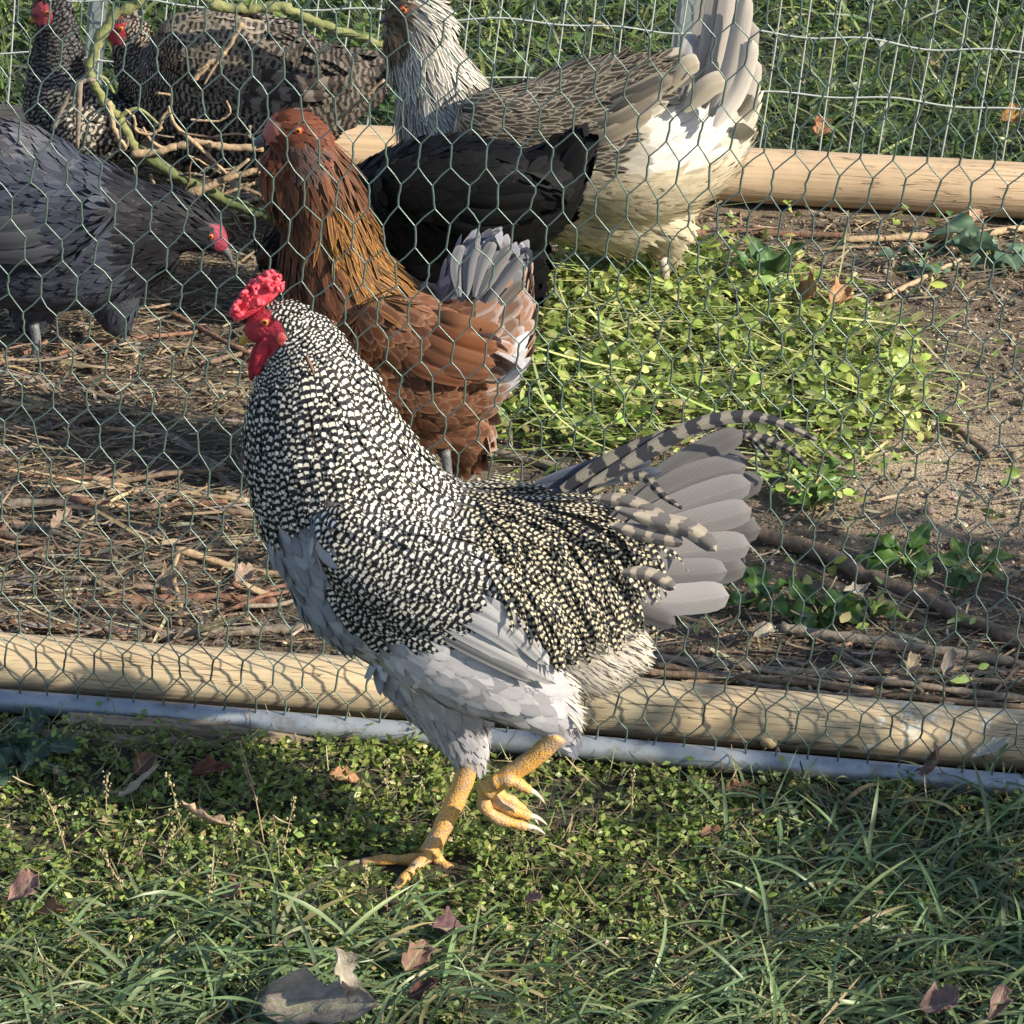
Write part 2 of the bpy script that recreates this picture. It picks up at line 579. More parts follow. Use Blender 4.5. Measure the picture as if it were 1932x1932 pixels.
PIPE = [ground(x, y, 0.017) for x, y in ((-420, 1290), (0, 1322), (300, 1345), (600, 1370), (1050, 1405), (1500, 1445), (1932, 1484), (2400, 1524))]
pp = smooth_path(PIPE, 90)
v, f = tube(pp, 0.0148, 16)
def mat_pipe():
    N = NT('galvanised_pipe')
    c = N.coord((1, 1, 1))
    a, b = N.noise(c, 14, 5, 0.65), N.noise(c, 90, 4, 0.6)
    col = N.mix(N.ramp01(a, 0.35, 0.65), (0.25, 0.285, 0.33), (0.37, 0.40, 0.43))
    col = N.mix(N.math('MULTIPLY', N.ramp01(N.noise(c, 38, 6, 0.7), 0.50, 0.66), 0.65), col, (0.17, 0.15, 0.12))
    N.set(Base_Color=col, Roughness=N.math('ADD', N.math('MULTIPLY', b, 0.3), 0.32), Metallic=0.45)
    N.bump(b, 0.15, 0.002)
    return N.m
pipe = mk('metal_pipe', v, f, mat_pipe())
tag(pipe, 'grey galvanised metal pipe lying in the grass at the bottom edge of the chicken wire', 'pipe')

# ------------------------------------------------------------------ chicken wire
def hex_wire(base_fn, w, ph, tw, s0, s1, hmax, r1, r2, lean=0.0, warp=0.010, bulge=0.012, seed=0, h0=0.0, slope=0.0):
    """hexagonal netting: two-strand twists upright, single strands slanting; base_fn(s) is the foot of the sheet"""
    rg = np.random.default_rng(seed)
    nx, ny = int((s1-s0)/w)+2, int(hmax/ph)+1
    pt = {}
    def P(i, j, top):
        k = (i, j, top)
        if k not in pt:
            s = s0 + (i + 0.5*(j % 2))*w
            h = h0 + j*ph + (tw if top else 0)
            s2 = s + warp*(vnoise(s*3.1+seed, h*3.3)-0.5)*2.4 + rg.normal(0, w*0.035) + slope*h
            h2 = h + warp*(vnoise(s*3.7+9, h*3.1+seed)-0.5)*1.6 + rg.normal(0, w*0.025)
            b = base_fn(s2)
            fade = min(1, max(0, h2)/0.10)
            off = bulge*(vnoise(s*2.3+31, h*2.9+seed)-0.5)*2*fade + lean*h2
            pt[k] = np.array([b[0], b[1]+off, max(b[2]+h2, b[2]-0.004)])
        return pt[k]
    Vs, Fs, o = [], [], 0
    def seg(a, b, r, wob):
        nonlocal o
        m = 4 if wob else 2
        t = np.linspace(0, 1, m+1)
        pts = a + (b-a)*t[:, None]
        if wob:
            pts[1:-1] += rg.normal(0, r*0.5, (m-1, 3))
        else:
            pts[1:-1] += rg.normal(0, r*0.9, (m-1, 3))
        v, f = tube(pts, r, 4, cap=False)
        Vs.append(v)
        Fs.append(np.array(f)+o)
        o += len(v)
    for j in range(ny):
        for i in range(nx):
            top = P(i, j, True)
            seg(P(i, j, False), top, r2, True)
            if j+1 < ny:
                for q in ((i, i+1) if j % 2 else (i-1, i)):
                    if 0 <= q < nx:
                        seg(top, P(q, j+1, False), r1, False)
    return np.vstack(Vs), np.vstack(Fs)
def pipe_base(s):
    k = np.interp(s, pp[:, 0], np.arange(len(pp)))
    i = int(min(k, len(pp)-2))
    q = pp[i] + (pp[i+1]-pp[i])*(k-i)
    return q + np.array([0, -0.004, 0.008])
M_WIRE = mat_plain('green_coated_wire', (0.115, 0.165, 0.145), 0.30, metal=0.35, var=0.35, scale=40)
M_POST = mat_plain('painted_steel', (0.16, 0.20, 0.18), 0.5, metal=0.4, var=0.25)
fence = empty('chicken_wire_fence', (0, float(pp[45][1]), 0))
off = np.array([0, pp[45][1], 0])
V, F = hex_wire(pipe_base, 0.0378, 0.0485, 0.0275, -0.98, 0.98, 1.30, 0.00088, 0.00130, lean=0.03, warp=0.012, seed=3, h0=-0.006, slope=0.05)
mk('wire_mesh', V-off, F, M_WIRE, fence)
for sx in (-1.02, 1.06):
    b = pipe_base(sx)
    v, f = tube([b+np.array([0, 0.02, -0.05]), b+np.array([0, 0.03, 0.7]), b+np.array([0, 0.06, 1.36])], 0.014, 10)
    mk('post', v-off, f, M_POST, fence)
tag(fence, 'green hexagonal chicken wire fence standing between the rooster and the hens', 'fence')

# back fence: welded grid with a fine hexagonal net behind it
def back_base(s):
    q = on_line(BLOG_A, BLOG_B, s)
    return np.array([q[0], q[1]+0.058, 0.0])
M_WELD = mat_plain('galvanised_wire', (0.52, 0.56, 0.53), 0.4, metal=0.3, var=0.25, scale=50)
bf = empty('welded_wire_fence', (0, float(back_base(0.3)[1]), 0))
boff = np.array([0, back_base(0.3)[1], 0])
parts = []
rg = np.random.default_rng(5)
x0, x1 = -1.55, 1.75
SH = 0.075
for k in range(int((x1-x0)/0.0508)):
    s = x0 + k*0.0508
    pts = [back_base(s + SH*h + 0.003*math.sin(h*7+k)) + np.array([0, 0.006*math.sin(h*5+s*3), h]) for h in np.linspace(0.0, 1.0, 9)]
    parts.append(tube(pts, 0.0016, 5, cap=False))
for j in range(9):
    h = 0.07 + j*0.1016
    pts = [back_base(s + SH*h) + np.array([0, -0.002+0.006*math.sin(h*5+s*3), h + 0.004*math.sin(s*31+j*2) + 0.006*(vnoise(s*6, j)-0.5)*2]) for s in np.arange(x0, x1, 0.02)]
    parts.append(tube(pts, 0.0016, 5, cap=False))
V, F = merge(parts)
mk('wire_grid', V-boff, F, M_WELD, bf)
V, F = hex_wire(lambda s: back_base(s)+np.array([0, 0.012, 0]), 0.030, 0.0385, 0.021, -1.5, 1.7, 0.9, 0.0005, 0.0008, seed=8, warp=0.008, bulge=0.006, h0=0.01)
mk('wire_mesh', V-boff, F, M_WIRE, bf)
for px in (158, 1266):
    q = at_y(px, 60, back_base(0.3)[1]+0.03)
    b = back_base(q[0]) + np.array([0, 0.03, 0])
    w, dp = 0.011, 0.016
    vv, ff = [], []
    prof = [(-0.016, 0), (0.016, 0), (0.016, 0.005), (0.004, 0.005), (0.004, 0.026), (-0.004, 0.026), (-0.004, 0.005), (-0.016, 0.005)]
    for h in (-0.05, 1.15):
        vv += [(b[0]+SH*h+x, b[1]+y, h) for x, y in prof]
    n = len(prof)
    ff = [(i, (i+1) % n, n+(i+1) % n, n+i) for i in range(n)] + [tuple(range(n-1, -1, -1)), tuple(range(n, 2*n))]
    mk('post', np.array(vv)-boff, ff, mat_plain('post_steel', (0.30, 0.36, 0.36), 0.5, metal=0.4, var=0.2), bf, smooth=False)
tag(bf, 'silver welded wire grid fence on steel posts behind the hens', 'fence')

# ================================================================== BIRDS
PR_BODY = lambda t: np.clip(np.sin(np.pi*np.clip(t*0.80+0.13, 0, 1))**0.7, 0.02, 1)*np.where(t > 0.98, 0.45, 1)
PR_HACK = lambda t: np.clip((1-t**2.6)*(0.45+0.8*t), 0.03, 1)
PR_TAIL = lambda t: np.clip(np.minimum(0.25+2.2*t, 1)*np.sqrt(np.clip(1-np.clip((t-0.72)/0.28, 0, 1)**2.2, 0, 1)), 0.03, 1)
PR_SICK = lambda t: np.clip(np.minimum(0.4+2.5*t, 1)*(1-0.75*t**2), 0.04, 1)
DEF = dict(L=0.034, W=0.009, sp=0.010, A=(0.03, 0.03, 0.035), B=(0.7, 0.68, 0.62), bs=0.0, fr=4.0, lace=0.0, spot=0.0, tilt=0.20, curl=-0.22, bare=False, dir=None, dw=0.0, jit=0.12, und=None, fold=-0.18, hk=0, rp=1.0)

class Bird:
    def __init__(self, name, label, anchor, group=None, yaw=0.0, cat='hen'):
        self.A = ground(*anchor)
        self.A[2] = 0
        self.root = empty(name, self.A, yaw)
        tag(self.root, label, cat, group)
        self.s = float(-((self.A + np.array([0, 0, 0.25]) - CP) @ CR)[2]/F_PX)
        self.lofts, self.segs = [], []
    def L(self, px, py, dy=0.0):
        return at_y(px, py, self.A[1]+dy) - self.A
    def P(self, loc):
        return project(np.asarray(loc)+self.A)
    def chain(self, pts, ratio=0.78, dy=0.0, mirror=False, sides=20, flow=1.0):
        """pts: (px,py,r) or (px,py,r,ratio) in picture units at the bird's own plane"""
        pts = [tuple(p) if len(p) == 4 else tuple(p)+(ratio,) for p in pts]
        C = np.array([np.append(self.L(p[0], p[1], dy), (p[2]*self.s, p[3])) for p in pts])
        C = smooth_path(C, len(pts)*3)
        for sg in ((1, -1) if mirror else (1,)):
            c = C[:, :3].copy()
            c[:, 1] *= sg
            if sg < 0:
                c[:, 2] -= 0.055
                c[:, 1] *= 0.9
            T = norm(np.gradient(c, axis=0))
            Yh = np.array([0, 1.0, 0])
            Nn = norm(np.cross(T, Yh))
            Bn = np.cross(T, Nn)
            th = np.linspace(0, 2*math.pi, sides, endpoint=False)
            rows, k = [], len(c)
            # rounded ends
            def ring(cen, f, n_, b_, r, q):
                return cen + f*r*(n_*np.cos(th)[:, None] + b_*np.sin(th)[:, None]*q)
            r0, r1 = C[0, 3], C[-1, 3]
            for a in (0.15, 0.55, 0.85):
                rows.append(ring(c[0]-T[0]*r0*math.sqrt(1-a*a)*0.7, a, Nn[0], Bn[0], r0, C[0, 4]))
            for i in range(k):
                rows.append(ring(c[i], 1.0, Nn[i], Bn[i], C[i, 3], C[i, 4]))
            for a in (0.85, 0.55, 0.15):
                rows.append(ring(c[-1]+T[-1]*r1*math.sqrt(1-a*a)*0.7, a, Nn[-1], Bn[-1], r1, C[-1, 4]))
            V = np.vstack(rows)
            m = len(rows)
            F = [(i*sides+j, i*sides+(j+1) % sides, (i+1)*sides+(j+1) % sides, (i+1)*sides+j) for i in range(m-1) for j in range(sides)]
            F += [tuple(range(sides-1, -1, -1)), tuple((m-1)*sides+j for j in range(sides))]
            self.lofts.append((V, F))
            for i in range(k):
                self.segs.append((c[i], T[i]*flow, max(C[i, 3], 0.012)))
    def regions_at(self, loc, jit=4.0):
        q = np.array(loc)
        q[:, 1] = -np.abs(q[:, 1])
        px, py = self.P(q)
        rj = np.random.default_rng(3)
        px, py = px + rj.normal(0, jit, len(px)), py + rj.normal(0, jit, len(px))
        idx = np.zeros(len(px), int)
        for k, (poly, prm) in enumerate(self.regs):
            if poly is not None:
                idx[in_poly(px, py, poly)] = k
        return idx
    def build(self, regs, voxel=0.0055, smooth_it=6, cand=26000, seed=1, body_mat=None):
        self.regs = [(p, {**DEF, **q}) for p, q in regs]
        V, T, Nv = remesh(*merge(self.lofts), voxel, smooth_it)
        self.V, self.T, self.N = V, T, Nv
        idx = self.regions_at(V, 1.0)
        bc = np.array([q['und'] if q['und'] else tuple(0.55*a+0.25*b for a, b in zip(q['A'], q['B'])) for _, q in self.regs])[idx]
        self.body = mk('body', V, T, M_BODY, self.root, attrs={'cola': bc})
        # ---- feathers
        rg = np.random.default_rng(seed)
        e1, e2 = V[T[:, 1]]-V[T[:, 0]], V[T[:, 2]]-V[T[:, 0]]
        ar = np.linalg.norm(np.cross(e1, e2), axis=1)
        ti = rg.choice(len(T), cand, p=ar/ar.sum())
        a, b = rg.random(cand), rg.random(cand)
        sw = a+b > 1
        a[sw], b[sw] = 1-a[sw], 1-b[sw]
        pos = V[T[ti, 0]] + e1[ti]*a[:, None] + e2[ti]*b[:, None]
        nrm = norm(Nv[T[ti, 0]]*(1-a-b)[:, None] + Nv[T[ti, 1]]*a[:, None] + Nv[T[ti, 2]]*b[:, None])
        idx = self.regions_at(pos)
        g = lambda k: np.array([q[k] for _, q in self.regs])[idx]
        ok = ~g('bare')
        sp = g('sp')
        cell = float(max(q['sp'] for _, q in self.regs))
        grid, keep = {}, []
        pl, spl, okl = pos.tolist(), sp.tolist(), ok.tolist()
        for i in range(cand):
            if not okl[i]:
                continue
            x, y, z = pl[i]
            cx, cy, cz = int(x//cell), int(y//cell), int(z//cell)
            r2 = spl[i]**2
            bad = False
            for u in (cx-1, cx, cx+1):
                for v in (cy-1, cy, cy+1):
                    for w in (cz-1, cz, cz+1):
                        for (xx, yy, zz) in grid.get((u, v, w), ()):
                            if (x-xx)**2+(y-yy)**2+(z-zz)**2 < r2:
                                bad = True
                                break
                        if bad: break
                    if bad: break
                if bad: break
            if not bad:
                grid.setdefault((cx, cy, cz), []).append((x, y, z))
                keep.append(i)
        keep = np.array(keep)
        pos, nrm, idx = pos[keep], nrm[keep], idx[keep]
        g = lambda k: np.array([q[k] for _, q in self.regs], float)[idx]
        sc = np.array([q[0] for q in self.segs])
        stn = np.array([q[1] for q in self.segs])
        sr = np.array([q[2] for q in self.segs])
        fl = np.zeros_like(pos)
        for i0 in range(0, len(pos), 2000):
            dd = np.linalg.norm(pos[i0:i0+2000, None]-sc[None], axis=2)/sr[None]
            w = np.exp(-dd**2*1.6)+1e-6
            fl[i0:i0+2000] = w @ stn
        fl = norm(fl)
        for k, (_, q) in enumerate(self.regs):
            if q['dir'] is not None:
                m = idx == k
                dv = np.array([q['dir'][0], 0, -q['dir'][1]], float)
                fl[m] = norm(fl[m]*(1-q['dw']) + dv/np.linalg.norm(dv)*q['dw'])
        fl = fl + rg.normal(0, 0.16, fl.shape)
        fl = norm(fl - nrm*np.sum(fl*nrm, 1, keepdims=True))
        Vs, Fs, UV, CA, CB, PA, CN, o = [], [], [], [], [], [], [], 0
        for hk in (0, 1):
            m = g('hk') == hk
            if not m.any():
                continue
            n = int(m.sum())
            q = lambda k: g(k)[m]
            Ls = q('L')*rg.uniform(0.8, 1.2, n)
            v, f, uv, kk = strips(pos[m]-nrm[m]*0.0002, fl[m], nrm[m], Ls, q('W')*rg.uniform(0.85, 1.15, n), 6, PR_HACK if hk else PR_BODY,
                                  ang=q('tilt')+0.05+rg.normal(0, 0.05, n), curl=q('curl'), fold=q('fold'), cols=3)
            j = 1 + q('jit')*rg.normal(0, 1, n)
            A = np.clip(g('A')[m]*j[:, None], 0, 1)
            B = np.clip(g('B')[m]*(1+0.5*(j-1))[:, None], 0, 1)
            CA.append(rep(np.hstack([A, q('bs')[:, None]]), kk))
            CB.append(rep(np.hstack([B, (q('fr')*rg.uniform(0.92, 1.08, n))[:, None]]), kk))
            PA.append(rep(np.stack([q('lace'), rg.random(n)*q('rp'), q('spot'), np.ones(n)], 1), kk))
            CN.append(rep(nrm[m], kk))
            Vs.append(v); Fs.append(f+o); UV.append(uv)
            o += len(v)
        pl = mk('plumage', np.vstack(Vs), np.vstack(Fs), M_PLUM, self.root, uv=np.vstack(UV), cn=np.vstack(CN),
                attrs={'cola': np.vstack(CA), 'colb': np.vstack(CB), 'par': np.vstack(PA)})
        kind(pl, 'stuff')
        self.proj = self.P(V)
    def surf(self, px, py, r=14):
        d = np.hypot(self.proj[0]-px, self.proj[1]-py)
        m = np.where(d < max(r, d.min()+1))[0]
        i = m[np.argmin(self.V[m, 1])]
        return self.V[i], self.N[i]
    def quill(self, name, path, w, A, B=(0.5, 0.5, 0.5), bs=0.0, fr=6.0, lace=0.0, spot=0.0, prof=PR_TAIL, dy=None, on=False, lift=0.006, tilt=0.0, cup=0.18, rows=14, n_off=None):
        """one large feather along a path of (px,py[,dy]); its vane lies across the path, turned by tilt"""
        P3 = []
        for i, p in enumerate(path):
            if on:
                s_, n_ = self.surf(p[0], p[1])
                P3.append(self.L(p[0], p[1], s_[1]-lift*(-0.9 if i == 0 else 1.4 if i == 1 else 1.7)))
            else:
                P3.append(self.L(p[0], p[1], p[2] if len(p) > 2 else (dy or 0.0)))
        C = smooth_path(P3, rows)
        T = norm(np.gradient(C, axis=0))
        up = np.array([0, -1.0, 0])
        S = norm(np.cross(T, up))
        Nn = np.cross(S, T)
        S2 = S*math.cos(tilt) + Nn*math.sin(tilt)
        N2 = np.cross(S2, T)
        t = np.linspace(0, 1, rows)
        ww = prof(t)*w*self.s
        us = np.linspace(-1, 1, 7)
        V = C[:, None] + S2[:, None]*(us[None, :, None]*ww[:, None, None]) - np.sign(np.sum(N2*up, 1))[:, None, None]*N2[:, None]*((us**2)[None, :, None]*ww[:, None, None]*cup)
        V[:, 3] += np.array([0, -1, 0])*0.0009
        nu = len(us)
        F = np.array([(i*nu+j, i*nu+j+1, (i+1)*nu+j+1, (i+1)*nu+j) for i in range(rows-1) for j in range(nu-1)])
        uv = np.stack(np.meshgrid(us, t), -1).reshape(-1, 2)
        n = rows*nu
        one = np.ones((n, 1))
        return mk(name, V.reshape(-1, 3), F, M_PLUM, self.root, uv=uv, attrs={
            'cola': np.hstack([np.tile(A, (n, 1)), one*bs]), 'colb': np.hstack([np.tile(B, (n, 1)), one*fr]),
            'par': np.tile([lace, random.random(), spot, 1.0], (n, 1))})
    def eye(self, px, py, r_px, mat=None):
        for sg in (-1, 1):
            p, n = self.surf(px, py, 5)
            p = self.L(px, py, p[1])
            p = np.array([p[0], p[1]*-sg*1.0, p[2]])
            r = r_px*self.s
            v, f = sphere((0, 0, 0), r, 14, 10, (1, 0.6, 1))
            e = mk('eye', v, f, mat or M_EYE, self.root, loc=p + np.array([0, sg*0.0005, 0]))
            v, f = sphere((0, 0, 0), r*0.5, 10, 8, (1, 0.5, 1))
            mk('pupil', v, f, M_PUP, e, loc=(0, sg*r*0.45, 0))
            # lid ring
            th = np.linspace(0, 2*math.pi, 17)
            v, f = tube(np.stack([np.cos(th)*r*1.12, np.full(17, sg*r*0.1), np.sin(th)*r*0.95], -1), r*0.22, 6, cap=False, ref=(0, 1, 0))
            mk('eyelid', v, f, self.lid if hasattr(self, 'lid') else M_COMB2, e)
    def leg(self, shank, toes, mat, r=(13, 11), toe_r=8, dy=0.0, claw=True):
        """shank: [(px,py[,dy])..]; toes: list of point lists"""
        g = lambda p: self.L(p[0], p[1], dy + (p[2] if len(p) > 2 else 0))
        sp = smooth_path([g(p) for p in shank], 16)
        rr = np.linspace(r[0], r[1], 16)*self.s*(1+0.05*np.sin(np.arange(16)*2.1))
        rr[-2:] *= 1.12
        v, f = tube(sp, rr, 12)
        leg = mk('leg', v, f, mat, self.root)
        for tp in toes:
            q = smooth_path([g(p) for p in tp], 13)
            tt = np.linspace(0, 1, 13)
            rad = toe_r*self.s*(1-0.35*tt)*(1+0.13*np.cos(tt*2*math.pi*3.0))
            rad[-1] *= 0.7
            v, f = tube(q, rad, 10)
            mk('toe', v, f, mat, leg)
            if claw:
                d = norm((q[-1]-q[-3])[None])[0]
                c = [q[-1]-d*0.002, q[-1]+d*toe_r*self.s*1.1+np.array([0, 0, 0.001]), q[-1]+d*toe_r*self.s*2.3+np.array([0, 0, -0.004])]
                v, f = tube(smooth_path(c, 6), np.linspace(0.5, 0.08, 6)*toe_r*self.s, 7)
                mk('claw', v, f, M_CLAW, leg)
        return leg
    def beak(self, base, tip, r_px, mat, dy=0.0):
        b, t = self.L(*base, dy), self.L(*tip, dy)
        m = b*0.45+t*0.55 + np.array([0, 0, 0.12*np.linalg.norm(t-b)])
        v, f = tube(smooth_path([b, m, t], 9), np.linspace(1, 0.12, 9)**0.8*r_px*self.s, 10)
        bk = mk('beak', v, f, mat, self.root)
        b2 = b + np.array([0, 0, -r_px*self.s*0.7])
        t2 = b2*0.3+t*0.7 + np.array([0, 0, -r_px*self.s*0.45])
        v, f = tube(smooth_path([b2, (b2+t2)/2, t2], 7), np.linspace(0.62, 0.12, 7)*r_px*self.s, 8)
        mk('lower_beak', v, f, mat, bk)
        return bk

# ------------------------------------------------------------------ the rooster in front of the fence
BLK, WHT = (0.022, 0.022, 0.027), (0.74, 0.70, 0.60)
R = Bird('rooster', 'grey and black barred rooster with red rose comb striding in front of the chicken wire', (830, 1628), cat='rooster')
R.lid = M_COMB
R.chain([(478, 628, 24, .8), (500, 615, 38, .72), (535, 614, 46, .75), (560, 640, 58, .78)])
R.chain([(530, 612, 44, .8), (566, 652, 72, .8), (586, 725, 108, .80), (604, 810, 140, .80), (632, 895, 160, .80), (680, 985, 180, .78), (740, 1050, 185, .75)])
R.chain([(600, 985, 110, .8), (668, 1030, 168, .8), (760, 1078, 186, .80), (880, 1098, 190, .80), (1000, 1100, 182, .78), (1090, 1085, 158, .74), (1160, 1062, 118, .66), (1215, 1035, 80, .55)])
R.chain([(630, 1000, 60, .35), (740, 1070, 100, .34), (860, 1120, 100, .32), (980, 1170, 70, .3), (1040, 1230, 30, .3)], dy=-0.082, mirror=True)
R.chain([(800, 1190, 110, .6), (900, 1250, 105, .6), (985, 1300, 82, .6), (1040, 1350, 48, .7), (1058, 1380, 26, .8)], dy=-0.055)
R.chain([(790, 1240, 100, .6), (840, 1320, 80, .6), (872, 1385, 56, .7), (886, 1432, 36, .8)], dy=0.045)
R.chain([(1000, 1180, 110, .8), (1100, 1210, 104, .8), (1165, 1205, 66, .8)])
bar = dict(A=BLK, B=WHT, bs=0.95, und=(0.10, 0.095, 0.09), spot=0.95, tilt=0.20, jit=0.25, rp=1.0)
GREY, GREYL = (0.34, 0.35, 0.40), (0.50, 0.50, 0.54)
R.build([
    (None, dict(bar, L=0.030, W=0.0050, sp=0.0056, fr=3.7)),
    ([(600, 1290), (760, 1270), (1240, 1230), (1240, 1540), (600, 1540)], dict(A=(0.40, 0.39, 0.42), B=(0.55, 0.53, 0.55), lace=0.25, L=0.022, W=0.0042, sp=0.0052, hk=1, tilt=0.12, und=(0.28, 0.27, 0.29))),
    ([(560, 540), (700, 690), (800, 850), (800, 960), (640, 960), (590, 800), (560, 660)], dict(bar, B=(0.86, 0.80, 0.66), L=0.032, W=0.0052, sp=0.0056, fr=3.7)),  # back of the neck: bars painted paler for the sun on that side
    ([(455, 560), (640, 560), (660, 660), (560, 700), (480, 730)], dict(bar, L=0.017, W=0.0036, sp=0.0042, fr=3.2)),
    ([(440, 985), (500, 985), (560, 950), (600, 985), (612, 1060), (612, 1120), (660, 1180), (780, 1240), (760, 1340), (560, 1260), (440, 1100)],
        dict(A=(0.30, 0.31, 0.36), B=(0.19, 0.20, 0.24), lace=0.45, L=0.034, W=0.0115, sp=0.0095, tilt=0.09, jit=0.14, und=(0.16, 0.17, 0.20))),
    ([(600, 960), (700, 950), (870, 950), (900, 1020), (915, 1110), (900, 1170), (800, 1195), (690, 1180), (625, 1110)],
        dict(bar, B=(0.72, 0.69, 0.62), L=0.032, W=0.0058, sp=0.0062, fr=4.2, spot=0.85, dir=(1, 0.55), dw=0.6, rp=0.8)),
    ([(858, 880), (1080, 895), (1250, 950), (1250, 1060), (1200, 1130), (1120, 1160), (1030, 1200), (985, 1150), (920, 1070), (880, 1000)],
        dict(bar, B=(0.66, 0.58, 0.40), L=0.056, W=0.0042, sp=0.0062, fr=7.6, hk=1, dir=(0.2, 1), dw=0.85, tilt=0.20, spot=0.75)),
    ([(640, 1190), (800, 1200), (930, 1220), (1040, 1262), (1080, 1220), (1110, 1230), (1070, 1395), (960, 1400), (760, 1340), (690, 1290)],
        dict(A=(0.50, 0.48, 0.50), B=(0.38, 0.37, 0.40), lace=0.40, L=0.030, W=0.0090, sp=0.0076, tilt=0.07, jit=0.12, und=(0.30, 0.29, 0.31))),
    ([(1050, 1225), (1120, 1165), (1270, 1130), (1270, 1270), (1110, 1370), (1065, 1345)],
        dict(A=(0.50, 0.455, 0.40), B=(0.58, 0.54, 0.48), lace=0.2, L=0.028, W=0.0017, sp=0.0040, hk=1, tilt=0.38, curl=-0.1, dir=(0.6, 0.8), dw=0.6, und=(0.40, 0.36, 0.32))),
    ([(780, 1345), (960, 1398), (1075, 1380), (1075, 1420), (900, 1470), (830, 1470)],
        dict(A=(0.40, 0.39, 0.42), B=(0.55, 0.53, 0.55), lace=0.25, L=0.022, W=0.0042, sp=0.0052, hk=1, tilt=0.2, und=(0.28, 0.27, 0.29))),
    ([(430, 540), (482, 560), (500, 582), (522, 590), (536, 612), (534, 644), (520, 660), (500, 690), (470, 710), (440, 640)],
        dict(bare=True, und=(0.38, 0.022, 0.045))),
], cand=110000, voxel=0.0048, seed=2)

# folded flight feathers along the lower edge of the wing
for p, w, A in (
    ([(770, 1165), (900, 1232), (1010, 1285)], 13, (0.16, 0.16, 0.17)),
    ([(790, 1155), (920, 1220), (1050, 1290)], 16, (0.52, 0.50, 0.51)),
    ([(820, 1140), (935, 1195), (1046, 1272)], 17, (0.42, 0.41, 0.43)),
    ([(850, 1120), (945, 1172), (1036, 1255)], 17, (0.52, 0.50, 0.50)),
    ([(880, 1118), (955, 1160), (1024, 1238)], 14, (0.42, 0.40, 0.41))):
    R.quill('wing_feather', p, w, A, (0.7, 0.68, 0.66), lace=0.35, on=True, lift=0.006+0.002*random.random(), cup=0.08)
# tail: grey main feathers, each its own
TG = (0.275, 0.255, 0.255)
for (p, w, k, dy, sh) in (
    ([(1150, 1010), (1290, 905), (1412, 868)], 30, 0.75, 0.030, 0.3), ([(1160, 1020), (1310, 950), (1440, 905)], 30, 0.72, 0.034, 0.3),
    ([(1160, 1060), (1320, 1010), (1436, 1000)], 30, 0.72, 0.036, 0.3), ([(1160, 1090), (1300, 1085), (1408, 1070)], 30, 0.72, 0.034, 0.3),
    ([(1150, 985), (1285, 880), (1402, 816)], 26, 0.80, -0.010, 0.2), ([(1150, 1000), (1290, 910), (1408, 880)], 30, 0.95, -0.014, 0.3),
    ([(1160, 1015), (1300, 950), (1417, 912)], 30, 1.12, -0.020, 0.3), ([(1170, 1035), (1310, 990), (1418, 962)], 30, 1.15, -0.026, 0.3),
    ([(1170, 1060), (1300, 1040), (1416, 1030)], 32, 1.25, -0.032, 0.3), ([(1170, 1085), (1270, 1082), (1372, 1078)], 28, 1.12, -0.036, 0.3),
    ([(1180, 1128), (1270, 1134), (1376, 1124)], 33, 1.50, -0.044, 0.3), ([(1140, 1120), (1200, 1150), (1275, 1180)], 19, 0.62, -0.050, 0.3)):
    R.quill('tail_feather', [(a, b, dy) for a, b in p], w, tuple(x*(k*0.95-0.12) for x in TG), (0.40, 0.385, 0.385), lace=0.16, cup=0.16)
SB = dict(B=(0.36, 0.32, 0.26), bs=0.75, spot=0.25)
for p, w, fr, dy in (
    ([(1090, 930), (1210, 860), (1310, 805), (1400, 786), (1470, 798), (1540, 830)], 17, 11, -0.045),
    ([(1060, 925), (1180, 858), (1290, 815), (1370, 800)], 20, 8, -0.040),
    ([(1380, 815), (1440, 828), (1490, 850), (1525, 882)], 11, 8, 0.010),
    ([(1380, 815), (1420, 828), (1452, 866)], 9, 6, 0.004),
    ([(1170, 905), (1215, 900), (1250, 935), (1288, 960)], 11, 7, -0.062)):
    R.quill('sickle_feather', [(a, b, dy) for a, b in p], w, (0.045, 0.045, 0.055), fr=fr, prof=PR_SICK, cup=0.15, rows=20, **SB)
for p, w in (([(1010, 912), (1110, 885), (1215, 842)], 15), ([(1030, 920), (1120, 900), (1230, 870)], 15), ([(1040, 930), (1140, 905), (1250, 890)], 14)):
    R.quill('tail_covert', [(a, b, -0.03) for a, b in p], w, (0.06, 0.07, 0.10), (0.25, 0.27, 0.32), lace=0.25)
for p, w, dy in (([(1160, 960), (1240, 985), (1300, 1000), (1352, 1040)], 19, -0.085), ([(1150, 990), (1220, 1010), (1290, 1025)], 16, -0.08), ([(1170, 1080), (1225, 1085), (1274, 1112)], 14, -0.075), ([(1120, 940), (1190, 950), (1260, 985)], 15, -0.07)):
    R.quill('saddle_feather', [(a, b, dy) for a, b in p], w, (0.14, 0.13, 0.13), (0.50, 0.42, 0.33), bs=0.75, fr=4.0, cup=0.3, spot=0.3)

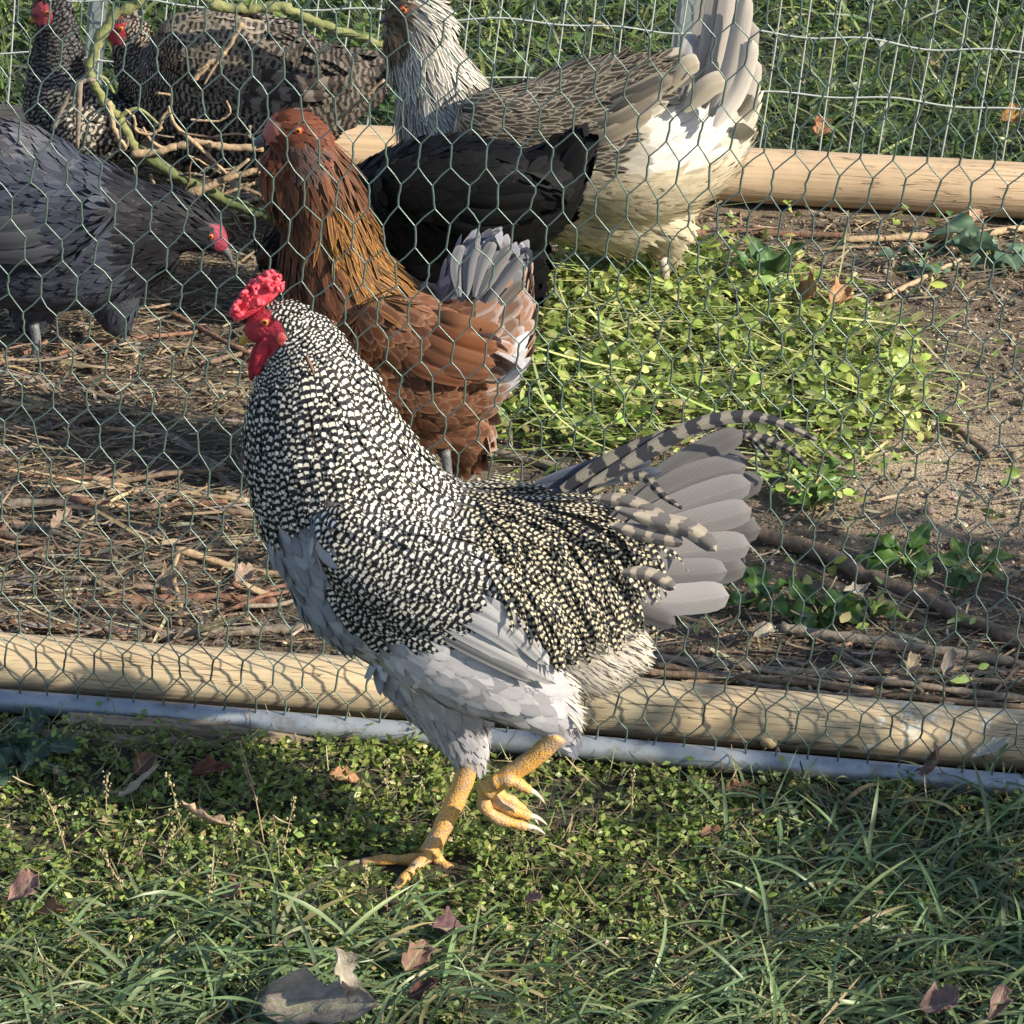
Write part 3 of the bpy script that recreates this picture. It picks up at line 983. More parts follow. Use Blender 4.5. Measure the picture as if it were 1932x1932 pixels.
# comb: a knobbly rose comb
parts = []
rg = np.random.default_rng(4)
cp = smooth_path([(446, 592), (464, 575), (484, 556), (502, 542), (514, 534)], 16)
for i, (x, y) in enumerate(cp):
    rr = 20*math.sin(math.pi*(0.12+0.58*i/15))*R.s
    parts.append(sphere(R.L(x, y+8), rr, 10, 6, (1, 1.3, 1)))
for k in range(280):
    i = rg.integers(0, 16)
    x, y = cp[i]
    w = 29*math.sin(math.pi*(0.10+0.56*i/15))
    a = rg.uniform(-0.4, math.pi*0.9)
    parts.append(sphere(R.L(x + w*math.cos(a)*rg.uniform(0.5, 1.0) - 3, y - w*math.sin(a)*rg.uniform(0.5, 1.05) + 4, rg.uniform(-0.020, 0.016)), rg.uniform(3.0, 6.0)*R.s, 8, 6))
parts += [sphere(R.L(438, 592), 7*R.s, 8, 6), sphere(R.L(436, 584), 4*R.s, 8, 6), sphere(R.L(526, 522), 6*R.s, 8, 6)]
v, t, n = remesh(*merge(parts), 0.0012, 1)
mk('comb', v, t, M_COMBR, R.root)
# wattles
for sg, px, py, ln in ((-1, 492, 668, 40), (1, 482, 672, 46)):
    pts = [(px+16, py-30), (px+4, py-8), (px-4, py+18), (px-8, py+ln)]
    C = [R.L(a, b, sg*0.014) for a, b in pts]
    v, f = tube(smooth_path(C, 12), np.array([9, 10, 11, 11.5, 11.5, 11, 10.5, 10, 9, 7.5, 5.5, 3])*R.s, 14, squash=0.35, ref=(0, 1, 0.05))
    mk('wattle', v, f, M_COMB, R.root)
R.beak((474, 628), (452, 650), 11, M_BEAK)
R.eye(500, 607, 7.5)
p, n = R.surf(532, 636)
v, f = sphere((0, 0, 0), 13*R.s, 12, 8, (0.8, 0.3, 1.1))
mk('ear_lobe', v, f, M_COMB2, R.root, loc=R.L(530, 640, p[1]))
# legs: one planted, one lifted with curled toes
R.leg([(888, 1432, 0.04), (868, 1490, 0.03), (838, 1555, 0.015), (808, 1612, 0.0)],
      [[(808, 1612, 0), (775, 1622, 0.0), (725, 1622, 0.0), (680, 1627, 0)],
       [(806, 1616, -0.005), (786, 1634, -0.03), (764, 1656, -0.045), (745, 1676, -0.055)],
       [(812, 1608, 0.005), (826, 1622, 0.01), (848, 1640, 0.0), (868, 1655, 0.0)],
       [(806, 1612, 0.01), (780, 1610, 0.05), (750, 1606, 0.07)]], M_LEGY, (21, 18), 13)
R.leg([(1056, 1384), (1010, 1428), (960, 1462), (915, 1492)],
      [[(915, 1488), (914, 1520), (940, 1545), (995, 1560)], [(918, 1490, 0.01), (935, 1512, 0.012), (965, 1528, 0.01), (1000, 1540, 0.01)],
       [(918, 1486, 0.03), (940, 1500, 0.04), (965, 1512, 0.045), (990, 1530, 0.045)], [(935, 1476, -0.008), (960, 1472, -0.012), (980, 1480, -0.012), (1000, 1492, -0.012)]],
      M_LEGY, (19, 18), 15, dy=-0.06)

# ------------------------------------------------------------------ hens behind the wire
def simple_legs(B, spots, mat, r=(10, 8), toe=6.5, h=None):
    """upright hen legs: (px,py of hock, dy, ground px shift)"""
    for hx, hy, dy, sx in spots:
        a = B.L(hx, hy, dy)
        foot = np.array([a[0]+sx*B.s, a[1]-0.004, 0.010])
        mid = (a+foot)/2 + np.array([0.004, 0, 0])
        sp = smooth_path([a, mid, foot], 10)
        v, f = tube(sp, np.linspace(r[0], r[1], 10)*B.s, 10)
        leg = mk('leg', v, f, mat, B.root)
        for ang, ln in ((180, 0.062), (215, 0.052), (145, 0.052), (10, 0.028)):
            c, s_ = math.cos(math.radians(ang)), math.sin(math.radians(ang))
            if B.face > 0:
                c = -c
            q = np.array([foot+np.array([c*ln*t, s_*ln*t, 0.004*math.sin(math.pi*t)-0.004*t]) for t in np.linspace(0, 1, 8)])
            v, f = tube(q, toe*B.s*np.linspace(1, 0.35, 8), 8)
            mk('toe', v, f, mat, leg)
Bird.face = -1

# chestnut hen
H = Bird('hen', 'chestnut brown hen with a blue-white tail standing behind the barred rooster', (800, 955), 'hens inside the run')
H.chain([(508, 258, 20, .8), (530, 246, 36, .75), (556, 246, 41, .78), (580, 268, 48, .8)])
H.chain([(520, 300, 30, .8), (530, 335, 34, .9), (545, 380, 36, .8)])
H.chain([(560, 250, 42, .8), (592, 322, 66, .8), (612, 410, 80, .82), (628, 500, 98, .85), (665, 590, 128, .85), (715, 660, 140, .85)])
H.chain([(640, 600, 110, .85), (710, 650, 140, .9), (800, 680, 148, .9), (880, 650, 116, .85), (930, 590, 72, .75), (950, 545, 44, .6)])
H.chain([(690, 720, 100, .85), (780, 760, 108, .85), (850, 800, 74, .85), (868, 850, 42, .8)])
H.chain([(710, 610, 60, .35), (800, 650, 74, .34), (880, 680, 50, .3), (935, 690, 22, .3)], dy=-0.085, mirror=True)
H.chain([(868, 610, 62, .5), (890, 545, 66, .42), (908, 498, 50, .36), (922, 478, 30, .34)])
H.chain([(930, 600, 50, .6), (955, 545, 40, .45), (968, 505, 28, .4)])
CH = (0.140, 0.061, 0.036)
H.build([
    (None, dict(A=CH, B=(0.36, 0.21, 0.13), lace=0.4, L=0.034, W=0.0098, sp=0.0084, jit=0.2)),
    ([(490, 190), (640, 190), (720, 480), (700, 560), (560, 560), (500, 420)], dict(A=(0.100, 0.041, 0.024), B=(0.30, 0.155, 0.08), lace=0.3, L=0.045, W=0.0048, sp=0.0072, hk=1, jit=0.3)),
    ([(600, 330), (680, 380), (760, 540), (690, 600), (640, 540), (610, 430)], dict(A=(0.11, 0.05, 0.025), B=(0.52, 0.27, 0.06), lace=0.6, L=0.055, W=0.0042, sp=0.0072, hk=1, jit=0.35)),
    ([(490, 190), (620, 190), (620, 300), (560, 330), (490, 320)], dict(A=(0.135, 0.046, 0.027), B=(0.24, 0.10, 0.06), lace=0.2, L=0.018, W=0.0045, sp=0.005, jit=0.2)),
    ([(545, 270), (600, 262), (610, 330), (560, 330)], dict(A=(0.10, 0.06, 0.05), B=(0.30, 0.2, 0.17), lace=0.4, L=0.022, W=0.0032, sp=0.005, hk=1, tilt=0.3)),
    ([(560, 560), (700, 580), (730, 700), (760, 880), (650, 880), (560, 700)], dict(A=(0.19, 0.070, 0.032), B=(0.46, 0.27, 0.16), lace=0.6, L=0.034, W=0.011, sp=0.0095)),
    ([(870, 560), (1000, 470), (1000, 640), (960, 800), (900, 830), (880, 700)], dict(A=(0.24, 0.13, 0.085), B=(0.42, 0.38, 0.38), lace=0.5, L=0.045, W=0.014, sp=0.011, jit=0.25)),
    ([(905, 700), (960, 640), (960, 780), (920, 820)], dict(A=(0.42, 0.42, 0.46), B=(0.55, 0.53, 0.55), lace=0.4, L=0.040, W=0.014, sp=0.011)),
    ([(800, 440), (1010, 440), (1010, 520), (960, 560), (880, 575), (800, 560)], dict(A=(0.22, 0.225, 0.265), B=(0.36, 0.34, 0.34), lace=0.45, L=0.034, W=0.0085, sp=0.0078, jit=0.25, dir=(0.35, -1), dw=0.6)),
    ([(480, 225), (518, 215), (530, 238), (522, 268), (490, 280)], dict(bare=True, und=(0.42, 0.14, 0.11))),
], cand=36000, seed=5)
for p, w, A in (
    ([(868, 560), (862, 500), (872, 462)], 14, (0.30, 0.31, 0.36)), ([(880, 560), (886, 500), (900, 456)], 14, (0.36, 0.36, 0.40)),
    ([(895, 560), (912, 500), (932, 456)], 14, (0.32, 0.32, 0.36)), ([(905, 560), (935, 510), (962, 464)], 14, (0.36, 0.35, 0.36)),
    ([(910, 580), (948, 530), (984, 484)], 14, (0.30, 0.29, 0.31)), ([(930, 600), (960, 560), (990, 530)], 14, (0.28, 0.23, 0.21))):
    H.quill('tail_feather', [(a, b, -0.03) for a, b in p], w*0.85, tuple(x*0.6 for x in A), (0.34, 0.31, 0.30), lace=0.4, cup=0.3, tilt=random.uniform(-0.5, 0.5))
for p, w, A in (([(760, 640), (840, 690), (925, 705)], 17, (0.145, 0.060, 0.034)), ([(770, 620), (850, 665), (935, 690)], 17, (0.185, 0.078, 0.040)), ([(780, 600), (860, 640), (940, 660)], 18, (0.17, 0.06, 0.028)), ([(800, 590), (870, 610), (940, 625)], 18, (0.20, 0.09, 0.05)), ([(740, 650), (800, 700), (890, 722)], 15, (0.13, 0.05, 0.026))):
    H.quill('wing_feather', p, w, A, (0.30, 0.15, 0.09), lace=0.3, on=True, lift=0.010, cup=0.08)
H.beak((498, 262), (476, 276), 12, M_BEAKD)
H.eye(563, 246, 7)
v, f = sphere((0, 0, 0), 11*H.s, 10, 8, (1.1, 0.6, 1.2))
mk('comb', v, f, M_COMB2, H.root, loc=H.L(517, 232))
simple_legs(H, [(840, 850, -0.045, 5), (860, 845, 0.04, 5)], M_LEGG)

# pale silver hen
W = Bird('hen', 'pale silver-white hen with upright tail and streaked neck in front of the tan pole', (1205, 540), 'hens inside the run')
W.chain([(742, 30, 24, .8), (762, 18, 36, .75), (785, 20, 40, .78), (805, 50, 48, .8)])
W.chain([(745, 62, 26, .9), (755, 92, 30, .9), (768, 130, 36, .8)])
W.chain([(780, 20, 38, .8), (800, 80, 52, .82), (822, 150, 74, .85), (850, 230, 104, .85), (900, 290, 118, .85)])
W.chain([(850, 270, 100, .85), (950, 290, 115, .9), (1070, 285, 140, .9), (1190, 280, 152, .9), (1290, 250, 128, .85), (1345, 185, 85, .7), (1365, 110, 56, .5)])
W.chain([(1040, 340, 110, .85), (1150, 380, 100, .85), (1235, 410, 78, .85), (1250, 460, 38, .8)])
W.chain([(900, 230, 60, .35), (1010, 230, 80, .34), (1120, 196, 88, .3), (1210, 158, 56, .28), (1272, 128, 20, .3)], dy=-0.088, mirror=True)
SV = (0.47, 0.43, 0.365)
W.build([
    (None, dict(A=SV, B=(0.62, 0.57, 0.48), lace=0.35, L=0.038, W=0.0105, sp=0.0088, jit=0.12)),
    ([(700, -60), (830, -60), (930, 170), (900, 260), (740, 300), (700, 100)], dict(A=(0.22, 0.205, 0.18), B=(0.82, 0.78, 0.69), lace=0.9, L=0.042, W=0.0052, sp=0.0072, hk=1, jit=0.2)),
    ([(700, -60), (775, -60), (765, 60), (760, 110), (700, 110)], dict(A=(0.10, 0.07, 0.045), B=(0.34, 0.28, 0.20), lace=0.4, L=0.018, W=0.004, sp=0.005, jit=0.3, hk=1, tilt=0.3)),
    ([(860, 150), (1000, 120), (1100, 60), (1290, 70), (1260, 170), (1180, 240), (1150, 330), (1000, 330), (880, 290)], dict(A=(0.070, 0.060, 0.050), B=(0.56, 0.49, 0.39), lace=0.55, L=0.036, W=0.0066, sp=0.0074, jit=0.3, hk=1)),
    ([(1040, 100), (1140, 92), (1290, 92), (1285, 140), (1200, 190), (1080, 170)], dict(A=(0.045, 0.040, 0.036), B=(0.46, 0.39, 0.30), lace=0.45, L=0.036, W=0.006, sp=0.007, jit=0.3, hk=1)),
    ([(1190, 225), (1290, 215), (1350, 245), (1320, 330), (1190, 335)], dict(A=(0.60, 0.58, 0.55), B=(0.70, 0.68, 0.65), lace=0.4, L=0.045, W=0.010, sp=0.0085, hk=1)),
    ([(1040, 330), (1200, 330), (1400, 320), (1380, 400), (1280, 500), (1040, 520)], dict(A=(0.54, 0.465, 0.345), B=(0.62, 0.55, 0.43), lace=0.3, L=0.034, W=0.0058, sp=0.0066, hk=1, tilt=0.28)),
    ([(985, 400), (1090, 300), (1140, 420), (1050, 560), (985, 570)], dict(A=(0.42, 0.36, 0.28), B=(0.66, 0.6, 0.5), lace=0.4, L=0.034, W=0.0062, sp=0.0068, hk=1, tilt=0.2)),
], cand=40000, seed=6)
for i, (p, w, A) in enumerate((
    ([(1300, 200), (1325, 90), (1345, -60)], 28, (0.48, 0.45, 0.45)), ([(1320, 200), (1350, 90), (1372, -70)], 30, (0.55, 0.52, 0.51)),
    ([(1335, 210), (1370, 100), (1398, -60)], 30, (0.52, 0.49, 0.48)), ([(1345, 230), (1390, 150), (1418, 40)], 28, (0.60, 0.56, 0.54)),
    ([(1350, 250), (1395, 190), (1424, 110)], 28, (0.64, 0.60, 0.56)), ([(1350, 270), (1390, 225), (1420, 180)], 26, (0.66, 0.61, 0.53)),
    ([(1285, 190), (1300, 110), (1312, 65)], 22, (0.36, 0.37, 0.42)), ([(1340, 290), (1385, 262), (1415, 240)], 24, (0.66, 0.6, 0.5)),
    ([(1310, 200), (1338, 95), (1358, -64)], 24, (0.50, 0.47, 0.46)), ([(1328, 205), (1360, 95), (1386, -66)], 24, (0.60, 0.56, 0.54)),
    ([(1340, 220), (1380, 130), (1410, -10)], 24, (0.55, 0.52, 0.50)), ([(1348, 240), (1392, 170), (1420, 75)], 24, (0.60, 0.57, 0.54)),
    ([(1250, 180), (1290, 130), (1320, 118)], 24, (0.62, 0.55, 0.44)), ([(1290, 210), (1335, 165), (1370, 150)], 26, (0.64, 0.57, 0.46)))):
    W.quill('tail_feather', [(a, b, -0.02-0.008*i+0.03*random.random()) for a, b in p], w*0.8, (A[0]*0.70, A[1]*0.67, A[2]*0.64), (0.58, 0.54, 0.48), lace=0.4, cup=0.3, tilt=random.uniform(-0.35, 0.35))
for p, w, A in (([(1120, 205), (1190, 175), (1262, 140)], 13, (0.08, 0.075, 0.07)), ([(1110, 225), (1190, 190), (1270, 145)], 15, (0.12, 0.105, 0.09)), ([(1090, 250), (1170, 225), (1250, 175)], 16, (0.18, 0.155, 0.125)), ([(1070, 270), (1150, 255), (1230, 210)], 16, (0.26, 0.22, 0.17))):
    W.quill('wing_feather', p, w, A, (0.5, 0.43, 0.34), lace=0.4, on=True, lift=0.010, cup=0.1)
W.beak((738, 34), (716, 44), 10, M_BEAKD)
W.eye(762, 18, 6.5)
simple_legs(W, [(1250, 488, -0.05, 4), (1165, 470, 0.04, -10)], M_LEGW)

# black hen
K = Bird('hen', 'jet black hen with its head lowered behind the chestnut hen', (850, 650), 'hens inside the run')
K.chain([(690, 400, 84, .8), (620, 430, 58, .8), (560, 455, 46, .8), (520, 478, 36, .75), (500, 492, 24, .75)], flow=-1)
K.chain([(690, 400, 88, .85), (790, 385, 120, .9), (890, 385, 128, .9), (990, 365, 100, .85), (1050, 320, 62, .7), (1082, 285, 36, .5)])
K.chain([(760, 450, 100, .85), (860, 480, 104, .85), (950, 480, 76, .85), (980, 540, 36, .8)])
K.chain([(740, 350, 54, .35), (840, 360, 76, .34), (940, 370, 60, .3), (1020, 380, 26, .3)], dy=-0.09, mirror=True)
bk = dict(A=(0.0045, 0.0045, 0.0055), B=(0.011, 0.011, 0.014), lace=0.3, jit=0.3)
K.build([(None, dict(bk, L=0.036, W=0.0105, sp=0.0088)), ([(480, 360), (660, 330), (690, 480), (560, 540), (480, 540)], dict(bk, L=0.035, W=0.006, sp=0.008, hk=1)),
         ([(488, 475), (510, 470), (512, 500), (488, 506)], dict(bare=True, und=(0.06, 0.02, 0.02)))], cand=30000, seed=7)
for p, w in (([(1010, 380), (1060, 310), (1088, 250)], 22), ([(1020, 390), (1070, 325), (1104, 272)], 22), ([(1010, 420), (1060, 370), (1090, 320)], 22), ([(1000, 360), (1040, 300), (1062, 252)], 20), ([(1000, 440), (1040, 410), (1072, 385)], 22)):
    K.quill('tail_feather', [(a, b, -0.03+0.04*random.random()) for a, b in p], w, (0.005, 0.005, 0.006), (0.012, 0.012, 0.015), lace=0.3)
for p, w in (([(830, 390), (910, 410), (1010, 400)], 15), ([(840, 370), (930, 385), (1025, 375)], 15), ([(820, 410), (890, 435), (980, 425)], 14)):
    K.quill('wing_feather', p, w, (0.005, 0.005, 0.006), (0.012, 0.012, 0.015), lace=0.3, on=True, lift=0.010)
K.beak((500, 496), (482, 512), 9, M_BEAKD)
simple_legs(K, [(880, 575, -0.045, 4), (900, 570, 0.04, 4)], M_LEGG)

# slate hen pecking
G = Bird('hen', 'dark slate blue hen bending down to peck at the tangled stalks', (120, 672), 'hens inside the run')
G.face = 1
G.chain([(60, 380, 110, .85), (170, 415, 116, .85), (260, 425, 92, .8), (330, 420, 66, .8), (378, 434, 46, .78), (405, 452, 30, .75), (418, 466, 18, .75)], flow=-1)
G.chain([(170, 430, 120, .88), (60, 415, 145, .9), (-60, 380, 140, .9), (-150, 320, 90, .8), (-200, 260, 50, .6)])
G.chain([(300, 468, 56, .8), (230, 480, 88, .85), (130, 478, 112, .9), (20, 465, 118, .9), (-90, 430, 110, .85)])
G.chain([(110, 500, 100, .85), (70, 545, 70, .85), (64, 605, 36, .8)])
G.chain([(190, 500, 88, .8), (212, 560, 58, .8), (222, 612, 30, .8)])
G.chain([(20, 290, 66, .9), (60, 320, 76, .9), (110, 350, 76, .9)], flow=-1)
G.chain([(180, 400, 50, .35), (80, 420, 80, .34), (-30, 430, 66, .3), (-120, 420, 26, .3)], dy=-0.095, mirror=True)
sl = dict(A=(0.042, 0.048, 0.068), B=(0.076, 0.084, 0.112), lace=0.45, jit=0.2, tilt=0.12, hk=1)  # slate blue, with the colour also darkened for the shade this hen stands in
G.build([(None, dict(sl, L=0.030, W=0.0072, sp=0.0068)), ([(240, 280), (440, 380), (440, 500), (330, 560), (250, 520), (200, 400)], dict(A=(0.016, 0.016, 0.021), B=(0.034, 0.034, 0.042), lace=0.35, L=0.032, W=0.0046, sp=0.0062, hk=1, jit=0.3, tilt=0.10)),
         ([(-20, 560), (260, 540), (260, 640), (-20, 640)], dict(sl, L=0.018, W=0.0045, sp=0.0058, tilt=0.05)),
         ([(-40, 170), (60, 170), (140, 260), (60, 320), (-40, 300)], dict(sl, A=(0.085, 0.085, 0.10), B=(0.14, 0.14, 0.16), L=0.034, W=0.0085, sp=0.008)),
         ([(400, 420), (440, 430), (440, 480), (408, 476)], dict(bare=True, und=(0.25, 0.03, 0.06)))], cand=50000, seed=8)
for p, w in (([(-150, 330), (-190, 250), (-215, 160)], 28), ([(-140, 330), (-165, 240), (-180, 150)], 28), ([(-160, 340), (-215, 280), (-250, 210)], 28)):
    G.quill('tail_feather', [(a, b, -0.03+0.04*random.random()) for a, b in p], w, (0.07, 0.075, 0.09), (0.13, 0.13, 0.15), lace=0.3)
for p, w in (([(120, 430), (30, 455), (-70, 450)], 17), ([(110, 405), (10, 425), (-90, 420)], 17), ([(130, 455), (60, 485), (-40, 480)], 15)):
    G.quill('wing_feather', p, w, (0.042, 0.045, 0.055), (0.08, 0.08, 0.095), lace=0.35, on=True, lift=0.010)
G.beak((424, 470), (438, 496), 9, M_BEAKD)
v, f = sphere((0, 0, 0), 9*G.s, 10, 8, (1.2, 0.5, 1.0))
mk('comb', v, f, M_COMB2, G.root, loc=G.L(410, 436))
G.eye(398, 446, 5)
simple_legs(G, [(64, 612, -0.04, 0), (222, 612, 0.02, 5)], M_LEGG)

# barred hens
cuck = dict(A=(0.035, 0.033, 0.034), B=(0.36, 0.31, 0.26), bs=0.9, jit=0.25, spot=0.3)
Q = Bird('hen', 'big barred grey-brown hen standing behind the looping green stalk', (430, 400), 'hens inside the run')
Q.chain([(212, 64, 18, .8), (228, 52, 28, .75), (248, 66, 34, .8)])
Q.chain([(236, 60, 30, .8), (256, 110, 44, .82), (290, 150, 66, .85), (340, 180, 92, .85)])
Q.chain([(320, 150, 92, .85), (400, 140, 124, .9), (490, 160, 130, .9), (580, 170, 108, .85), (660, 150, 66, .7), (710, 130, 36, .5)])
Q.chain([(360, 230, 80, .85), (440, 260, 80, .85), (500, 270, 60, .85), (510, 320, 30, .8)])
Q.chain([(330, 80, 56, .35), (420, 100, 80, .34), (520, 130, 62, .3), (610, 150, 26, .3)], dy=-0.09, mirror=True)
Q.build([(None, dict(cuck, L=0.034, W=0.010, sp=0.0092, fr=3.0)),
         ([(200, 30), (300, 30), (330, 200), (230, 170)], dict(cuck, A=(0.03, 0.026, 0.024), B=(0.34, 0.27, 0.22), L=0.022, W=0.0048, sp=0.006, fr=3.4)),
         ([(300, 0), (470, 20), (500, 120), (470, 220), (340, 180)], dict(cuck, B=(0.46, 0.39, 0.31), bs=0.4, lace=0.55, L=0.034, W=0.0105, sp=0.0098, fr=3)),
         ([(480, 40), (740, 60), (740, 240), (520, 240)], dict(cuck, A=(0.03, 0.027, 0.026), B=(0.24, 0.195, 0.16), L=0.04, W=0.013, sp=0.011, bs=0.6)),
         ([(195, 40), (232, 32), (240, 66), (225, 86), (200, 84)], dict(bare=True, und=(0.40, 0.035, 0.04)))], cand=20000, seed=9)
for p, w in (([(620, 180), (680, 140), (720, 100)], 22), ([(620, 190), (685, 160), (735, 130)], 22), ([(620, 200), (680, 185), (728, 165)], 22)):
    Q.quill('tail_feather', [(a, b, -0.03+0.04*random.random()) for a, b in p], w, (0.045, 0.04, 0.038), (0.2, 0.17, 0.14), bs=0.7, fr=5)
for p, w in (([(430, 150), (520, 175), (620, 180)], 15), ([(440, 130), (540, 150), (635, 160)], 15), ([(420, 170), (500, 200), (590, 205)], 14)):
    Q.quill('wing_feather', p, w, (0.06, 0.05, 0.046), (0.3, 0.25, 0.21), bs=0.7, fr=5, on=True, lift=0.010)
v, f = merge([sphere(Q.L(222+i*7, 30-abs(i-1)*-4), 10*Q.s, 10, 8, (0.7, 0.4, 1.1)) for i in range(4)])
v, t, n = remesh(v, f, 0.0015, 2)
mk('comb', v, t, M_COMB, Q.root)
Q.beak((210, 64), (194, 74), 8, M_BEAK)
Q.eye(228, 54, 5)
simple_legs(Q, [(440, 335, -0.045, 2), (490, 335, 0.04, 2)], M_LEGW)

Z = Bird('hen', 'dark barred hen with upright neck and red face near the steel post', (125, 385), 'hens inside the run')
Z.chain([(70, 30, 17, .8), (86, 20, 28, .75), (104, 30, 36, .8)])
Z.chain([(98, 15, 34, .8), (108, 70, 42, .82), (108, 130, 56, .85), (118, 190, 74, .85)])
Z.chain([(105, 190, 66, .9), (150, 225, 76, .95), (200, 240, 66, .95), (240, 230, 40, .8)])
Z.chain([(130, 250, 56, .9), (160, 285, 44, .9), (170, 315, 24, .9)])
Z.build([(None, dict(cuck, A=(0.02, 0.02, 0.022), B=(0.22, 0.21, 0.20), L=0.024, W=0.006, sp=0.0068, fr=3.4)),
         ([(50, -60), (160, -60), (160, 120), (60, 120)], dict(cuck, A=(0.016, 0.016, 0.018), B=(0.12, 0.115, 0.115), L=0.020, W=0.0046, sp=0.0058, fr=3)),
         ([(120, 170), (260, 170), (260, 330), (120, 330)], dict(cuck, A=(0.04, 0.035, 0.032), B=(0.62, 0.55, 0.44), L=0.028, W=0.0075, sp=0.0078, fr=2.6, spot=0.6)),
         ([(58, 5), (94, 0), (100, 30), (90, 52), (60, 48)], dict(bare=True, und=(0.40, 0.06, 0.065)))], cand=12000, seed=10)
for p, w in (([(200, 220), (240, 180), (262, 130)], 18), ([(205, 230), (250, 200), (280, 160)], 18)):
    Z.quill('tail_feather', [(a, b, 0.03) for a, b in p], w, (0.035, 0.032, 0.032), (0.3, 0.27, 0.23), bs=0.8, fr=6)
v, f = merge([sphere(Z.L(78+i*7, -4-abs(i-1)*-4), 9*Z.s, 10, 8, (0.7, 0.4, 1.1)) for i in range(4)])
v, t, n = remesh(v, f, 0.0015, 2)
mk('comb', v, t, M_COMB, Z.root)
Z.beak((68, 32), (54, 40), 8, M_BEAK)
Z.eye(90, 24, 5.5)
simple_legs(Z, [(150, 325, -0.035, 2), (172, 322, 0.035, 2)], M_LEGW)

# ================================================================== GROUND COVER AND LITTER
PR_LEAF = lambda t: np.clip(np.sin(np.pi*np.clip(t*0.94+0.03, 0, 1))**0.8, 0.05, 1)
PR_BLADE = lambda t: np.clip((0.55+0.9*t)*(1-t**2.2), 0.04, 1)
PR_STRAW = lambda t: np.where((t < 0.01) | (t > 0.99), 0.55, 1.0)
def rnd_dir(n, rg, zlo, zhi):
    a = rg.uniform(0, 2*math.pi, n)
    z = rg.uniform(zlo, zhi, n)
    r = np.sqrt(np.clip(1-z*z, 0, 1))
    return np.stack([r*np.cos(a), r*np.sin(a), z], 1)
def scatter(n, x0, x1, y0, y1, rg):
    P = np.stack([rg.uniform(x0, x1, n), rg.uniform(y0, y1, n)], 1)
    z = hgt(P[:, 0], P[:, 1])
    return np.hstack([P, z[:, None]])
def pick(cols, w, n, rg, jit=0.2):
    c = np.array(cols)[rg.choice(len(cols), n, p=np.array(w)/sum(w))]
    return np.clip(c*(1+jit*rg.normal(0, 1, (n, 1)))*(1+0.06*rg.normal(0, 1, (n, 3))), 0.004, 1)
def cover(name, P, D, Nn, L, W, K, prof, tint, mat, rg, **kw):
    v, f, uv, k = strips(P, D, Nn, L, W, K, prof, **kw)
    o = mk(name, v, f, mat, uv=uv, attrs={'col': rep(tint, k)})
    kind(o, 'stuff')
    return o
UP = np.array([0, 0, 1.0])
sq = lambda d: np.clip(d, 0, 1)
FEET = np.vstack([smooth_path([R.L(x, y, d_)+R.A for x, y, d_ in t_], 12) for t_ in (
    [(808, 1612, 0), (725, 1622, 0), (660, 1627, 0)], [(806, 1616, 0), (775, 1645, -0.04), (738, 1682, -0.06)], [(812, 1608, 0), (840, 1632, 0), (880, 1660, 0)])])
def near_feet(P, r=0.02, front=0.04):
    m = np.zeros(len(P), bool)
    for q in FEET:
        m |= (np.abs(P[:, 0]-q[0]) < r) & (P[:, 1]-q[1] > -front) & (P[:, 1]-q[1] < r*0.8)
    return m

# --- small broad-leaved weeds in front of the pipe
rg = np.random.default_rng(21)
S = scatter(19000, -1.0, 1.0, 3.35, 4.95, rg)
S = S[S[:, 1] < front_y(S[:, 0])-0.085]
px, py = project(S)
patch = fbm(S[:, 0]*7+3, S[:, 1]*7)
long_zone = sq((px-1230)/300)*sq((py-1500)/80) + sq((py-1760)/90)
dens = np.clip(1.15-0.8*long_zone, 0.12, 1)*np.where(patch > 0.38, 1, 0.45)
S = S[(rg.random(len(S)) < dens)]
S = S[~near_feet(S, 0.009, 0.032)]
nl = 7
n = len(S)*nl
hgts = rg.uniform(0.006, 0.030, len(S))*(0.6+0.9*fbm(S[:, 0]*11, S[:, 1]*11+5))
stem = rnd_dir(len(S), rg, 0.3, 1.0)
tl = rg.random((len(S), nl))
Pl = (S[:, None] + stem[:, None]*(hgts[:, None]*tl)[..., None]).reshape(-1, 3) + rg.normal(0, 0.004, (n, 3))
Pl[:, 2] = np.maximum(Pl[:, 2], 0.0)
D = rnd_dir(n, rg, -0.35, 0.75)
Nn = norm(rnd_dir(n, rg, 0.2, 1.0))
ppx, ppy = project(Pl)
yellower = np.clip(1.2-np.hypot((ppx-800)/620, (ppy-1460)/170), 0, 1)
c = 1.35*pick([(0.115, 0.165, 0.036), (0.170, 0.220, 0.055), (0.080, 0.120, 0.038), (0.25, 0.26, 0.105), (0.26, 0.19, 0.10)], [3, 3, 3, 1.6, 0.7], n, rg, 0.2)
c = c*(1-0.35*yellower[:, None]) + np.array([0.24, 0.30, 0.05])*0.35*yellower[:, None]  # leaves blend to a brighter yellow-green around the middle of the weeds
cover('ground_weeds', Pl, D, Nn, rg.uniform(0.006, 0.0135, n), rg.uniform(0.0022, 0.0042, n), 3, PR_LEAF, c, M_LEAF, rg, curl=rg.uniform(-0.9, 0.5, n), fold=rg.uniform(0.0, 0.5, n))

